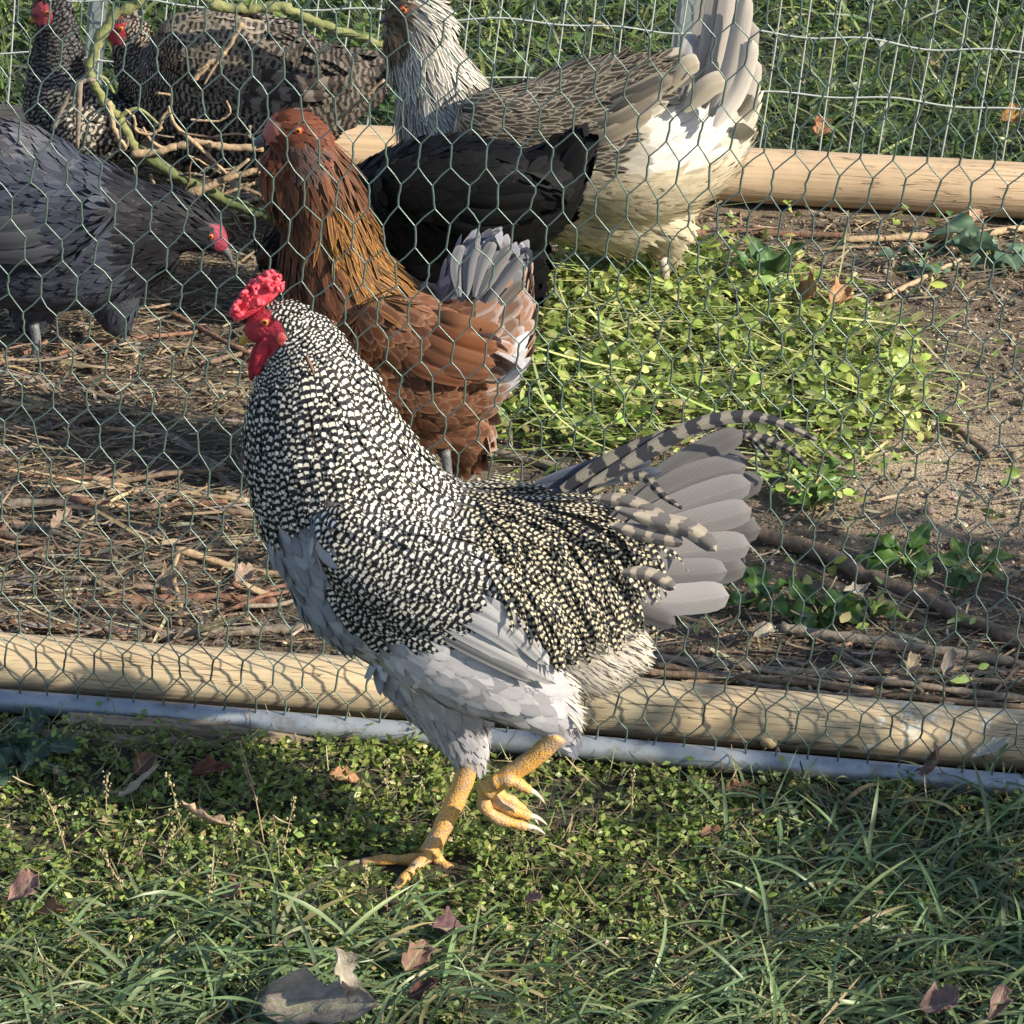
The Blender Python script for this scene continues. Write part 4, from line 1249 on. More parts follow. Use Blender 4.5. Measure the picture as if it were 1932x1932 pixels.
# --- thin tangled weed stems and dry bits among the weeds
n = 9000
P = scatter(n, -1.0, 1.0, 3.35, 4.95, rg)
P = P[(P[:, 1] < front_y(P[:, 0])-0.07) & ~near_feet(P, 0.03, 0.06)]
n = len(P)
P[:, 2] += rg.uniform(0, 0.018, n)
c = pick([(0.30, 0.235, 0.13), (0.22, 0.16, 0.10), (0.20, 0.22, 0.09), (0.12, 0.075, 0.05), (0.42, 0.35, 0.22)], [3, 2, 3, 2, 1], n, rg)
cover('dry_stems', P, rnd_dir(n, rg, -0.1, 0.55), UP+np.zeros((n, 3)), rg.uniform(0.015, 0.06, n), rg.uniform(0.0004, 0.0010, n), 4, PR_STRAW, c, M_DRY, rg, cols=2, curl=rg.uniform(-0.9, 0.9, n), twist=rg.normal(0, 1, n))

# --- long grass: lying blades, thick at the bottom and to the right
n = 30000
P = scatter(n, -1.05, 1.05, 3.30, 4.95, rg)
P = P[P[:, 1] < front_y(P[:, 0])-0.07]
px, py = project(P)
cl = fbm(P[:, 0]*10+7, P[:, 1]*10+2)
zr_ = lambda px, py: sq((px-1200)/260)*sq((py-1440)/110)
zb_ = lambda px, py: sq((py-1690+70*np.sin(px/260))/130)
zr, zb = zr_(px, py), zb_(px, py)
zl = sq((260-px)/200)*sq((py-1560)/150)
dens = np.clip(np.maximum.reduce([zr*0.75, zb*0.9, zl*0.8])*np.where(cl > 0.42, 1, 0.35) + 0.035, 0, 1)
P = P[(rg.random(len(P)) < dens) & ~near_feet(P, 0.03, 0.09)]
n = len(P)
px, py = project(P)
az = rg.normal(0.25, 0.8, n) + np.where(rg.random(n) < 0.35, math.pi, 0)
z = rg.uniform(0.15, 0.95, n)
D = np.stack([np.cos(az)*np.sqrt(1-z*z), np.sin(az)*np.sqrt(1-z*z), z], 1)
c = pick([(0.12, 0.18, 0.085), (0.16, 0.23, 0.11), (0.065, 0.110, 0.055), (0.22, 0.28, 0.135), (0.30, 0.26, 0.14)], [3, 3, 2, 2, 0.6], n, rg, 0.2)
zone = np.maximum(zr_(px, py), zb_(px, py))
L = rg.uniform(0.035, 0.12, n)*(0.55+0.65*zone)
cover('long_grass', P, D, UP+rg.normal(0, 0.15, (n, 3)), L, rg.uniform(0.0012, 0.0030, n)*(0.7+0.6*zone), 7, PR_BLADE, c, M_GRASS, rg, ang=0.0, curl=-rg.uniform(0.4, 2.0, n)*(0.4+z), fold=rg.uniform(0, 0.45, n), twist=rg.normal(0, 0.9, n))

# --- straw and stalk litter in the run
n = 34000
P = scatter(n, -1.15, 1.15, 4.55, 6.5, rg)
yf, yb = front_y(P[:, 0]), back_y(P[:, 0])
P = P[(P[:, 1] > yf+0.045) & (P[:, 1] < yb-0.05)]
px, py = project(P)
left = sq((760-px)/250)
strip = sq((py-1120)/60)*sq((px-1100)/200)
upper = sq((620-py)/90)*sq((py-400)/30)*0.6
dens = np.clip(np.maximum.reduce([left*0.95, strip*0.95, upper, np.full(len(px), 0.16)]), 0, 1)
P = P[rg.random(len(P)) < dens]
n = len(P)
px, py = project(P)
pile = sq((560-px)/300)
P[:, 2] += rg.uniform(0, 0.006, n) + pile*rg.random(n)*0.035*fbm(P[:, 0]*8, P[:, 1]*8+4)*1.6
az = rg.normal(0.0, 0.75, n) + np.where(rg.random(n) < 0.5, math.pi, 0)
zz = rg.normal(0.02, 0.12, n)
D = np.stack([np.cos(az), np.sin(az), zz], 1)
c = pick([(0.34, 0.255, 0.165), (0.24, 0.18, 0.125), (0.15, 0.115, 0.085), (0.45, 0.36, 0.25), (0.085, 0.065, 0.05), (0.20, 0.185, 0.165)], [3, 4, 3.5, 1.3, 2.5, 2], n, rg, 0.22)
cover('straw_litter', P, D, UP+rg.normal(0, 0.4, (n, 3)), rg.uniform(0.012, 0.075, n)*np.where(rg.random(n) < 0.08, 1.8, 1), rg.uniform(0.0006, 0.0022, n)*np.where(rg.random(n) < 0.1, 2.2, 1), 4, PR_STRAW, c, M_DRY, rg, curl=rg.normal(0, 0.35, n), fold=rg.uniform(-0.6, 0.6, n), twist=rg.normal(0, 0.5, n))

# --- crumbs of soil and chips
n = 24000
P = scatter(n, -1.1, 1.15, 4.6, 6.4, rg)
P = P[(P[:, 1] > front_y(P[:, 0])+0.04) & (P[:, 1] < back_y(P[:, 0])-0.05)]
px, py = project(P)
P = P[rg.random(len(P)) < np.clip(sq((px-900)/400)+0.3, 0, 1)]
n = len(P)
oct_v = np.array([(1, 0, 0), (-1, 0, 0), (0, 1, 0), (0, -1, 0), (0, 0, 0.7), (0, 0, -0.7)], float)
oct_f = np.array([(0, 2, 4), (2, 1, 4), (1, 3, 4), (3, 0, 4), (2, 0, 5), (1, 2, 5), (3, 1, 5), (0, 3, 5)])
sz = rg.lognormal(math.log(0.0024), 0.5, n)
V = P[:, None] + oct_v[None]*sz[:, None, None]*rg.uniform(0.5, 1.4, (n, 6, 1))
F = (np.arange(n)[:, None, None]*6 + oct_f[None]).reshape(-1, 3)
c = pick([(0.26, 0.20, 0.14), (0.40, 0.32, 0.23), (0.15, 0.115, 0.08), (0.54, 0.46, 0.36)], [3, 3, 3, 1], n, rg, 0.2)
kind(mk('soil_crumbs', V.reshape(-1, 3), F, M_DRY, attrs={'col': rep(c, 6)}, uv=np.ones((n*6, 2)), smooth=False), 'stuff')

# --- trampled greens in the run
GP = [(950, 540), (1080, 480), (1230, 470), (1420, 520), (1600, 590), (1720, 690), (1760, 800), (1600, 850), (1560, 950), (1480, 960), (1420, 800), (1200, 840), (960, 880), (900, 830), (950, 700)]
n = 5200
P = scatter(n, -0.2, 0.85, 4.6, 6.3, rg)
px, py = project(P)
m = in_poly(px+rg.normal(0, 30, n), py+rg.normal(0, 20, n), GP) | (rg.random(n) < 0.02)
m &= (P[:, 1] > front_y(P[:, 0])+0.1)
S = P[m]
k = 4
n = len(S)*k
Pl = rep(S, k) + rg.normal(0, 0.012, (n, 3))*np.array([1, 1, 0.0]) + np.stack([np.zeros(n), np.zeros(n), rg.uniform(0.003, 0.045, n)], 1)
c = pick([(0.22, 0.29, 0.06), (0.31, 0.39, 0.09), (0.40, 0.46, 0.15), (0.10, 0.155, 0.04), (0.48, 0.48, 0.20)], [3, 3, 2, 2, 1], n, rg, 0.2)
cover('trampled_greens', Pl, rnd_dir(n, rg, -0.3, 0.6), rnd_dir(n, rg, 0.3, 1), rg.uniform(0.008, 0.030, n), rg.uniform(0.003, 0.009, n), 4, PR_LEAF, c, M_LEAF, rg, curl=rg.uniform(-1.2, 0.5, n), fold=rg.uniform(0, 0.5, n))
n = 4200
P = scatter(n, -0.2, 0.9, 4.6, 6.3, rg)
px, py = project(P)
P = P[in_poly(px+rg.normal(0, 40, n), py+rg.normal(0, 25, n), GP)]
n = len(P)
P[:, 2] += rg.uniform(0.005, 0.04, n)
az = rg.normal(0.1, 0.6, n) + np.where(rg.random(n) < 0.5, math.pi, 0)
c = pick([(0.36, 0.42, 0.15), (0.50, 0.50, 0.24), (0.22, 0.31, 0.08)], [2, 2, 1], n, rg, 0.15)
cover('green_stems', P, np.stack([np.cos(az), np.sin(az), rg.normal(0.03, 0.15, n)], 1), UP+rg.normal(0, 0.2, (n, 3)), rg.uniform(0.05, 0.16, n), rg.uniform(0.0010, 0.0024, n), 6, PR_STRAW, c, M_GRASS, rg, curl=rg.normal(0, 0.5, n), fold=rg.uniform(-0.5, 0.5, n))

# --- grass beyond the wire grid fence
n = 26000
P = scatter(n, -1.7, 1.9, 6.2, 9.6, rg)
P = P[P[:, 1] > back_y(P[:, 0])+0.075]
cl = fbm(P[:, 0]*5+1, P[:, 1]*5+8)
P = P[rg.random(len(P)) < np.where(cl > 0.45, 1, 0.5)]
n = len(P)
c = pick([(0.095, 0.150, 0.038), (0.15, 0.215, 0.06), (0.055, 0.090, 0.028), (0.24, 0.29, 0.10), (0.30, 0.26, 0.13)], [3, 3, 3, 1.5, 0.5], n, rg, 0.2)
cover('field_grass', P, rnd_dir(n, rg, 0.25, 0.95), UP+rg.normal(0, 0.15, (n, 3)), rg.uniform(0.06, 0.19, n), rg.uniform(0.0020, 0.0054, n), 6, PR_BLADE, c, M_GRASS, rg, curl=-rg.uniform(0.2, 1.7, n), fold=rg.uniform(0, 0.4, n), twist=rg.normal(0, 0.7, n))
n = 9000
P = scatter(n, -1.7, 1.9, 6.2, 9.6, rg)
P = P[P[:, 1] > back_y(P[:, 0])+0.075]
n = len(P)
P[:, 2] += rg.uniform(0.005, 0.05, n)
c = pick([(0.075, 0.130, 0.032), (0.12, 0.18, 0.05), (0.05, 0.085, 0.026)], [3, 2, 3], n, rg, 0.2)
cover('field_weeds', P, rnd_dir(n, rg, -0.2, 0.7), rnd_dir(n, rg, 0.3, 1), rg.uniform(0.012, 0.035, n), rg.uniform(0.004, 0.010, n), 4, PR_LEAF, c, M_LEAF, rg, curl=rg.uniform(-1, 0.4, n), fold=rg.uniform(0, 0.4, n))

# ------------------------------------------------------------------ sticks, stalks, leaves
def mat_bark(name, a, b):
    N = NT(name)
    c = N.coord((1, 1, 1))
    g = N.noise(N.coord((14, 14, 14)), 6, 5, 0.65)
    k = N.noise(c, 140, 3)
    N.set(Base_Color=N.mix(N.ramp01(g, 0.3, 0.7), a, b), Roughness=0.85)
    N.bump(k, 0.7, 0.003)
    return N.m
M_ST = [mat_bark('stalk_brown', (0.20, 0.14, 0.095), (0.105, 0.070, 0.05)), mat_bark('stalk_grey', (0.26, 0.215, 0.165), (0.15, 0.12, 0.095)),
        mat_bark('stalk_tan', (0.44, 0.32, 0.19), (0.30, 0.21, 0.13)), mat_bark('stalk_red', (0.26, 0.135, 0.085), (0.15, 0.075, 0.05))]
M_GST = mat_bark('stem_green', (0.25, 0.26, 0.10), (0.15, 0.16, 0.065))
M_GST2 = mat_bark('stem_olive', (0.13, 0.15, 0.055), (0.075, 0.095, 0.035))
def stick(pts3, r, mat, name='stick', n=None, knots=True, sides=9, seed=0):
    pts = smooth_path(pts3, n or max(10, 5*len(pts3)))
    m = len(pts)
    rg = np.random.default_rng(seed)
    rr = r*np.linspace(1.0, 0.78, m)*(1+0.09*rg.normal(0, 1, m))
    if knots:
        for i in rg.integers(1, m-1, max(1, m//7)):
            rr[i] *= 1.28
    pts = pts + rg.normal(0, r*0.14, (m, 3))
    org = pts[0].copy()
    org[2] = pts[:, 2].min()-r
    v, f = tube(pts-org, rr, sides)
    return mk(name, v, f, mat, loc=org)
def gp(px, py, r):
    z = 0.0
    for _ in range(2):
        q = ground(px, py, z+r)
        z = float(hgt(q[0], q[1]))
    return ground(px, py, z+r*0.85)
SK = 'loose sticks in the run'
for i, (p, r, m, lab) in enumerate((
    ([(-120, 1176), (0, 1178), (120, 1184), (245, 1196)], 13, 3, 'reddish brown broken stick lying along the top of the front pole'),
    ([(250, 1202), (380, 1196), (500, 1188), (625, 1180)], 12, 1, 'long grey stick lying beside the front pole behind the rooster breast'),
    ([(1420, 1005), (1540, 1040), (1640, 1088), (1740, 1130), (1850, 1180), (1990, 1245)], 19, 0, 'thick brown dead stalk lying slantwise past the dock leaves'),
    ([(1475, 1186), (1600, 1205), (1740, 1222), (1900, 1250), (2040, 1270)], 14, 1, 'grey dead stalk lying just behind the front pole right of the tail'),
    ([(1680, 735), (1740, 765), (1800, 805), (1870, 860)], 11, 0, 'short dark root across the pale dry soil'),
    ([(920, 850), (1000, 868), (1090, 890)], 11, 1, 'grey stick between the chestnut hen and the rooster tail'),
    ([(1668, 562), (1740, 525), (1812, 490)], 7, 2, 'pale straw-coloured stick pointing at the blue-green leaves'),
    ([(1300, 440), (1420, 438), (1600, 446)], 12, 3, 'flat reddish stick lying below the back pole near the white hen'),
    ([(1590, 452), (1760, 446), (1940, 432)], 11, 2, 'long tan stick lying below the back pole'),
    ([(150, 600), (172, 680), (196, 770), (205, 800)], 10, 0, 'upright forked brown twig under the slate hen'),
    ([(200, 790), (330, 830), (450, 930)], 11, 1, 'long grey-brown stalk slanting down towards the rooster breast'),
    ([(-40, 836), (120, 800), (270, 770)], 8, 1, 'thin grey stick lying across the straw under the slate hen'),
    ([(290, 650), (420, 662), (480, 680)], 11, 0, 'brown stick lying in front of the slate hen feet'),
    ([(160, 1130), (300, 1134), (420, 1128), (520, 1140)], 13, 3, 'reddish stalk lying in the straw behind the grey stick'),
    ([(440, 1075), (452, 1120), (470, 1175)], 7, 2, 'pale split straw standing against the wire by the rooster breast'),
    ([(1230, 1240), (1450, 1262), (1700, 1290), (1980, 1325)], 9, 1, 'long grey-brown stem lying along the back of the front pole'),
    ([(1210, 1268), (1450, 1285), (1750, 1318), (1990, 1342)], 8, 0, 'dark brown stem pressed against the back of the front pole'))):
    r3 = r*R.s
    tag(stick([gp(x, y, r3) for x, y in p], r3, M_ST[m], seed=i), lab, 'stick', SK)
rg = np.random.default_rng(77)
for i in range(46):
    px = rg.uniform(-120, 620)
    py = rg.uniform(620, 1150)
    a = rg.normal(0.1, 0.55)
    ln = rg.uniform(70, 190)
    r3 = rg.uniform(4, 9.5)*R.s
    q = [gp(px+ln*t*math.cos(a)+rg.normal(0, 5), py+ln*t*math.sin(a)*0.45+rg.normal(0, 4), r3)+np.array([0, 0, 0.02*rg.random()]) for t in (-1, -0.3, 0.4, 1)]
    mi = int(rg.integers(0, 4))
    tag(stick(q, r3, M_ST[mi], seed=200+i), '%s %s %s dead stalk among the straw %s' % ('thick' if r3 > 7*R.s else 'thin', 'long' if ln > 130 else 'short', ('dark brown', 'grey', 'tan', 'reddish')[mi], 'close behind the front pole' if py > 980 else 'under the slate hen' if px < 300 else 'left of the rooster neck'), 'stick', 'dead stalks in the straw')
for i in range(26):
    px = rg.uniform(1230, 1980)
    py = rg.uniform(1215, 1330)
    a = rg.normal(0.12, 0.25)
    ln = rg.uniform(60, 200)
    r3 = rg.uniform(3, 7)*R.s
    q = [gp(px+ln*t*math.cos(a), py+ln*t*math.sin(a)*0.5+rg.normal(0, 3), r3) for t in (-1, -0.3, 0.4, 1)]
    mi = int(rg.integers(0, 3))
    tag(stick(q, r3, M_ST[mi], seed=300+i), '%s %s dead stalk lying behind the front pole %s' % ('long' if ln > 130 else 'short', ('dark brown', 'grey', 'tan')[mi], 'below the rooster tail' if px < 1500 else 'beyond the rooster tail'), 'stick', 'dead stalks behind the front pole')

# looping stalks in front of the barred hens
YS = float(Q.A[1]) - 0.16
def stalk(pts, r, mat, label, dy=0.0, sub=(), name='plant_stalk'):
    P3 = [at_y(p[0], p[1], YS+dy+(p[2] if len(p) > 2 else 0)) for p in pts]
    s_ = stick(P3, r*0.00072, mat, name=name, n=6*len(pts), seed=int(pts[0][0]) % 97)
    org = np.array(s_.location)
    for q, rr in sub:
        q3 = smooth_path([at_y(a, b, YS+dy-0.004) for a, b in q], 4*len(q))
        v, f = tube(q3-org, np.linspace(rr, rr*0.5, len(q3))*0.00072, 6)
        mk('twig', v, f, mat, s_)
    tag(s_, label, 'stalk', 'stalks in front of the barred hens')
    return s_
stalk([(262, -60), (262, 2), (215, 28), (182, 80), (170, 132), (188, 178), (222, 222), (250, 272), (268, 296)], 12, M_GST, 'thick yellow-green stalk curving round in front of the barred hens',
      sub=(([(188, 145), (200, 150), (215, 175)], 6), ([(222, 222), (260, 205), (300, 235)], 6)))
stalk([(370, -40), (400, 6), (470, 18), (530, 12), (590, 40), (650, 62), (720, 84)], 12, M_GST, 'yellow-green stalk arching towards the pale hen neck',
      sub=(([(590, 40), (612, 62), (606, 78)], 5), ([(470, 18), (478, -10)], 5)))
stalk([(262, 285), (330, 328), (420, 374), (500, 405), (528, 420)], 13, M_GST2, 'dark green stalk slanting down beside the slate hen head', dy=-0.05)
stalk([(250, 292), (310, 282), (365, 268), (430, 278), (495, 280)], 9, M_ST[2], 'tan branching stick level with the chestnut hen beak', dy=-0.06,
      sub=(([(365, 268), (330, 235), (318, 200)], 6), ([(365, 268), (400, 300), (430, 330)], 6), ([(310, 282), (285, 265), (270, 240)], 5)))
stalk([(365, 152), (392, 122), (425, 98), (456, 42)], 6, M_ST[2], 'pale forked twig crossing the big barred hen', dy=-0.03, sub=(([(425, 98), (402, 130), (385, 160)], 4), ([(392, 122), (372, 134)], 4)))
stalk([(100, 240), (135, 170), (150, 155), (180, 150)], 6, M_ST[1], 'thin grey bent twig over the dark barred hen', dy=-0.05, sub=(([(150, 155), (146, 280)], 8),))
stalk([(345, 372), (420, 340), (490, 320)], 9, M_ST[2], 'tan stick under the dark green stalk', dy=-0.09, sub=(([(420, 340), (470, 300)], 7),))
stalk([(205, 190), (215, 240), (236, 280)], 7, M_ST[2], 'light brown upright twig between the barred hens and the slate hen', dy=-0.04)
stalk([(540, 115), (575, 80), (600, 100), (640, 78)], 4, M_ST[2], 'pale curly tendril over the big barred hen wing', dy=-0.02, sub=(([(575, 80), (555, 130)], 3), ([(600, 100), (590, 150)], 3)))
stalk([(630, 230), (680, 190), (725, 150)], 4, M_ST[2], 'thin dry twig beside the pale hen breast', dy=0.02, sub=(([(680, 190), (720, 190)], 3),))
rg = np.random.default_rng(31)
for i in range(26):
    x, y = rg.uniform(240, 490), rg.uniform(210, 430)
    p = [(x, y)]
    a = rg.uniform(0, 6.28)
    for k in range(4):
        a += rg.normal(0, 0.7)
        p.append((p[-1][0]+28*math.cos(a), p[-1][1]+22*math.sin(a)))
    stalk(p, rg.uniform(2, 4.5), M_ST[i % 3], 'thin dry %s tendril in the tangle %s' % (('dark brown', 'grey', 'tan')[i % 3], 'above the slate hen back' if y < 290 else 'beside the slate hen head' if x < 380 else 'below the chestnut hen beak'), dy=rg.uniform(-0.1, 0.05), name='dry_tendril')

def leaf_mesh(L, W, curl, cup, seed, lobes=0.0, K=13, C=9):
    rg = np.random.default_rng(seed)
    t, u = np.linspace(0, 1, K), np.linspace(-1, 1, C)
    w = W*np.clip(np.sin(np.pi*np.clip(t**0.8*0.95+0.03, 0, 1))**0.9, 0.03, 1)*(1+lobes*np.sin(t*23+seed)+lobes*rg.normal(0, 0.6, K))
    ang = np.cumsum(np.full(K, curl/K)+rg.normal(0, 0.12, K))
    x, z = np.cumsum(np.cos(ang))*L/K, np.cumsum(np.sin(ang))*L/K
    V = np.zeros((K, C, 3))
    V[..., 0] = x[:, None]
    V[..., 1] = w[:, None]*np.sin(u[None]*(1.0+0.0*cup))/math.sin(1.0)*(1-0.25*abs(cup))
    V[..., 1] += 0.25*W*math.sin(seed*1.7)*(np.sin(t*2.4))[:, None]
    ew = (u**2)[None]*np.sin(t*9+seed)[:, None]*np.sign(u)[None]
    V[..., 2] = z[:, None] + cup*w[:, None]*(u**2)[None] + 0.35*w[:, None]*ew + rg.normal(0, 0.05*W, (K, C))
    F = np.array([(i*C+j, i*C+j+1, (i+1)*C+j+1, (i+1)*C+j) for i in range(K-1) for j in range(C-1)])
    return V.reshape(-1, 3), F, np.stack(np.meshgrid(u, t), -1).reshape(-1, 2)
def dry_leaf(px, py, L, W, col, label, rz=0.0, rx=0.0, curl=0.7, cup=0.5, seed=1, z=0.012, name='dry_leaf', mat=None, cat='leaf', ry=0.0, lobes=0.12):
    v, f, uv = leaf_mesh(L, W, curl, cup, seed, lobes)
    v[:, 0] -= L/2
    rgl = np.random.default_rng(seed)
    cc = np.tile(col, (len(v), 1))*(1+0.15*rgl.normal(0, 1, (len(v), 1)))
    o = mk(name, v, f, mat or M_DRY, uv=uv, attrs={'col': np.clip(cc, 0, 1)}, loc=ground(px, py, z))
    o.rotation_euler = (rx, ry, rz)
    m = o.modifiers.new('thickness', 'SOLIDIFY')
    m.thickness = 0.0006
    tag(o, label, cat)
    return o
for i, (px, py, L, W, c, rz, rx, curl, cup, z, lab) in enumerate((
    (385, 1548, 0.075, 0.011, (0.42, 0.29, 0.20), 2.9, 0.5, 0.6, 0.8, 0.025, 'long curled tan leaf lying on the weeds left of the rooster'),
    (395, 1462, 0.055, 0.014, (0.14, 0.055, 0.04), 0.2, 0.3, 0.5, 0.9, 0.02, 'dark red-brown leaf in the shaded weeds below the plank'),
    (270, 1450, 0.045, 0.014, (0.17, 0.085, 0.06), 1.1, 0.4, 0.8, 0.7, 0.02, 'curled brown leaf beside the dark red-brown leaf'),
    (262, 1492, 0.07, 0.006, (0.36, 0.31, 0.24), 0.6, 0.2, 0.3, 0.5, 0.02, 'pale dry blade lying across the shaded weeds'),
    (650, 1462, 0.045, 0.013, (0.38, 0.20, 0.11), 0.3, 0.5, 0.6, 0.5, 0.02, 'orange-brown leaf in the sunlit weeds by the rooster leg'),
    (1775, 1452, 0.060, 0.024, (0.22, 0.125, 0.10), -1.0, 1.0, 0.7, 0.6, 0.04, 'crumpled brown leaf caught on the metal pipe'),
    (1870, 1428, 0.060, 0.010, (0.50, 0.47, 0.42), 0.25, 0.4, 0.2, 0.6, 0.045, 'pale dry leaf lying between the pipe and the front pole'),
    (848, 1746, 0.048, 0.019, (0.13, 0.070, 0.075), 0.4, 0.4, 0.5, 0.6, 0.03, 'dark purple leaf lying in the grass below the rooster feet'),
    (775, 1815, 0.05, 0.018, (0.21, 0.125, 0.095), 1.3, 0.5, 0.9, 0.7, 0.025, 'brown crumpled leaf near the purple leaf'),
    (800, 1880, 0.04, 0.013, (0.10, 0.045, 0.04), 0.2, 0.3, 0.5, 0.6, 0.025, 'small dark red leaf beside the big grey leaf'),
    (1775, 1905, 0.060, 0.021, (0.26, 0.165, 0.15), 0.1, 0.4, 0.6, 0.8, 0.03, 'purple-brown leaf lying in the long grass'),
    (1865, 1905, 0.055, 0.014, (0.21, 0.13, 0.12), 1.4, 0.5, 0.5, 0.9, 0.03, 'rolled purple-brown leaf standing in the long grass'),
    (45, 1690, 0.05, 0.018, (0.24, 0.14, 0.12), 0.7, 0.4, 0.6, 0.6, 0.02, 'dusty red-brown leaf in the weeds beside the long grass tuft'),
    (100, 1738, 0.06, 0.012, (0.26, 0.13, 0.07), -0.5, 0.3, 0.6, 0.8, 0.02, 'narrow rust brown leaf slanting in the grass'),
    (440, 1690, 0.032, 0.010, (0.36, 0.21, 0.18), 0.3, 0.4, 0.5, 0.5, 0.02, 'small pinkish dry leaf in the sunlit weeds'),
    (1010, 1700, 0.03, 0.010, (0.32, 0.19, 0.16), -0.4, 0.4, 0.5, 0.5, 0.02, 'small pinkish leaf in the weeds right of the rooster foot'),
    (1340, 1575, 0.028, 0.009, (0.26, 0.14, 0.09), 0.2, 0.4, 0.5, 0.5, 0.02, 'small brown leaf in the grass below the pipe'),
    (1400, 1490, 0.05, 0.014, (0.20, 0.11, 0.07), 0.1, 0.4, 0.5, 0.6, 0.02, 'brown leaf tucked under the metal pipe'),
    (1530, 560, 0.075, 0.028, (0.44, 0.25, 0.12), 0.2, 0.6, 1.2, 0.8, 0.03, 'large crumpled orange-brown leaf beside the trampled greens'),
    (1575, 572, 0.055, 0.022, (0.36, 0.20, 0.10), 1.2, 0.4, 1.2, 0.8, 0.03, 'curled orange-brown leaf beside the large crumpled leaf'),
    (1545, 250, 0.06, 0.02, (0.34, 0.155, 0.075), 1.4, 0.5, 0.8, 0.6, 0.05, 'rust coloured leaf in the grass behind the back pole'),
    (1912, 225, 0.06, 0.022, (0.42, 0.21, 0.07), 0.5, 0.5, 0.8, 0.6, 0.05, 'orange leaf in the grass behind the wire grid fence'),
    (1830, 420, 0.04, 0.016, (0.50, 0.32, 0.22), 1.0, 0.5, 1.0, 0.8, 0.03, 'small pale orange leaf at the foot of the back pole'),
    (1440, 1195, 0.045, 0.013, (0.40, 0.34, 0.27), 0.8, 0.4, 0.9, 0.7, 0.02, 'pale curled husk below the dock leaves'),
    (1720, 1262, 0.05, 0.012, (0.40, 0.32, 0.22), 1.2, 0.4, 0.9, 0.8, 0.03, 'tan curled husk leaning behind the front pole'),
    (1780, 1262, 0.05, 0.012, (0.22, 0.19, 0.17), 1.5, 0.4, 0.9, 0.8, 0.03, 'grey curled husk beside the tan husk behind the front pole'),
    (1615, 1110, 0.05, 0.010, (0.33, 0.29, 0.24), 0.6, 0.4, 0.6, 0.7, 0.02, 'grey dry leaf between the two clumps of dock'),
    (320, 1105, 0.05, 0.016, (0.32, 0.225, 0.16), 0.5, 0.4, 0.6, 0.7, 0.025, 'light brown flat leaf in the straw by the rooster breast'),
    (460, 1090, 0.04, 0.016, (0.34, 0.24, 0.19), 1.0, 0.4, 0.6, 0.7, 0.025, 'pinkish flat leaf in the straw against the wire'),
    (110, 985, 0.05, 0.013, (0.32, 0.23, 0.18), 1.2, 0.4, 0.6, 0.7, 0.03, 'brown narrow leaf standing in the straw'))):
    dry_leaf(px, py, L, W, c, lab, rz, rx, curl, cup, seed=i+3, z=z, lobes=0.2)
big = dry_leaf(600, 1905, 0.155, 0.036, (0.30, 0.25, 0.20), 'large pale grey dry leaf with a folded edge in the grass below the rooster', -0.2, 0.55, 0.25, 0.35, seed=44, z=0.03, lobes=0.14)
v, f, uv = leaf_mesh(0.075, 0.020, 0.5, 0.6, 55, 0.15)
bl = mk('folded_edge', v, f, M_DRY, big, uv=uv, attrs={'col': np.tile((0.30, 0.265, 0.225), (len(v), 1))}, loc=(0.035, 0.012, 0.004))
bl.rotation_euler = (0.5, -1.0, 2.4)

# weathered board under the pipe
def plank(px0, py0, px1, py1, h, d, label, z0=0.0):
    a, b = ground(px0, py0, z0), ground(px1, py1, z0)
    dd = norm((b-a)[None])[0]
    Ln = float(np.linalg.norm(b-a))
    n = 16
    rg = np.random.default_rng(int(px0))
    V = []
    for i in range(n+1):
        t = i/n
        ee = 1 - 0.75*t**3
        j = rg.normal(0, 0.0012, 8)
        V += [(t*Ln, -d/2*ee+j[0], 0+j[1]*0.5), (t*Ln, d/2*ee, 0), (t*Ln+j[4], d/2*ee+j[2], h*ee+j[3]), (t*Ln+j[5], -d/2*ee+j[6], h*ee*0.9+j[7])]
    F = [(i*4+k, i*4+(k+1) % 4, (i+1)*4+(k+1) % 4, (i+1)*4+k) for i in range(n) for k in range(4)] + [(3, 2, 1, 0), (n*4, n*4+1, n*4+2, n*4+3)]
    o = mk('weathered_board', V, F, M_BOARD, loc=a, smooth=False)
    o.rotation_euler = Vector(dd).to_track_quat('X', 'Z').to_euler()
    tag(o, label, 'board')
M_BOARD = mat_wood('board_wood', (0.30, 0.235, 0.16), (0.20, 0.155, 0.11))
plank(130, 1378, 600, 1404, 0.020, 0.022, 'splintered grey-brown board under the metal pipe', 0.002)
plank(40, 1398, 420, 1412, 0.012, 0.020, 'lower weathered board lying in front of the splintered board', 0.0)

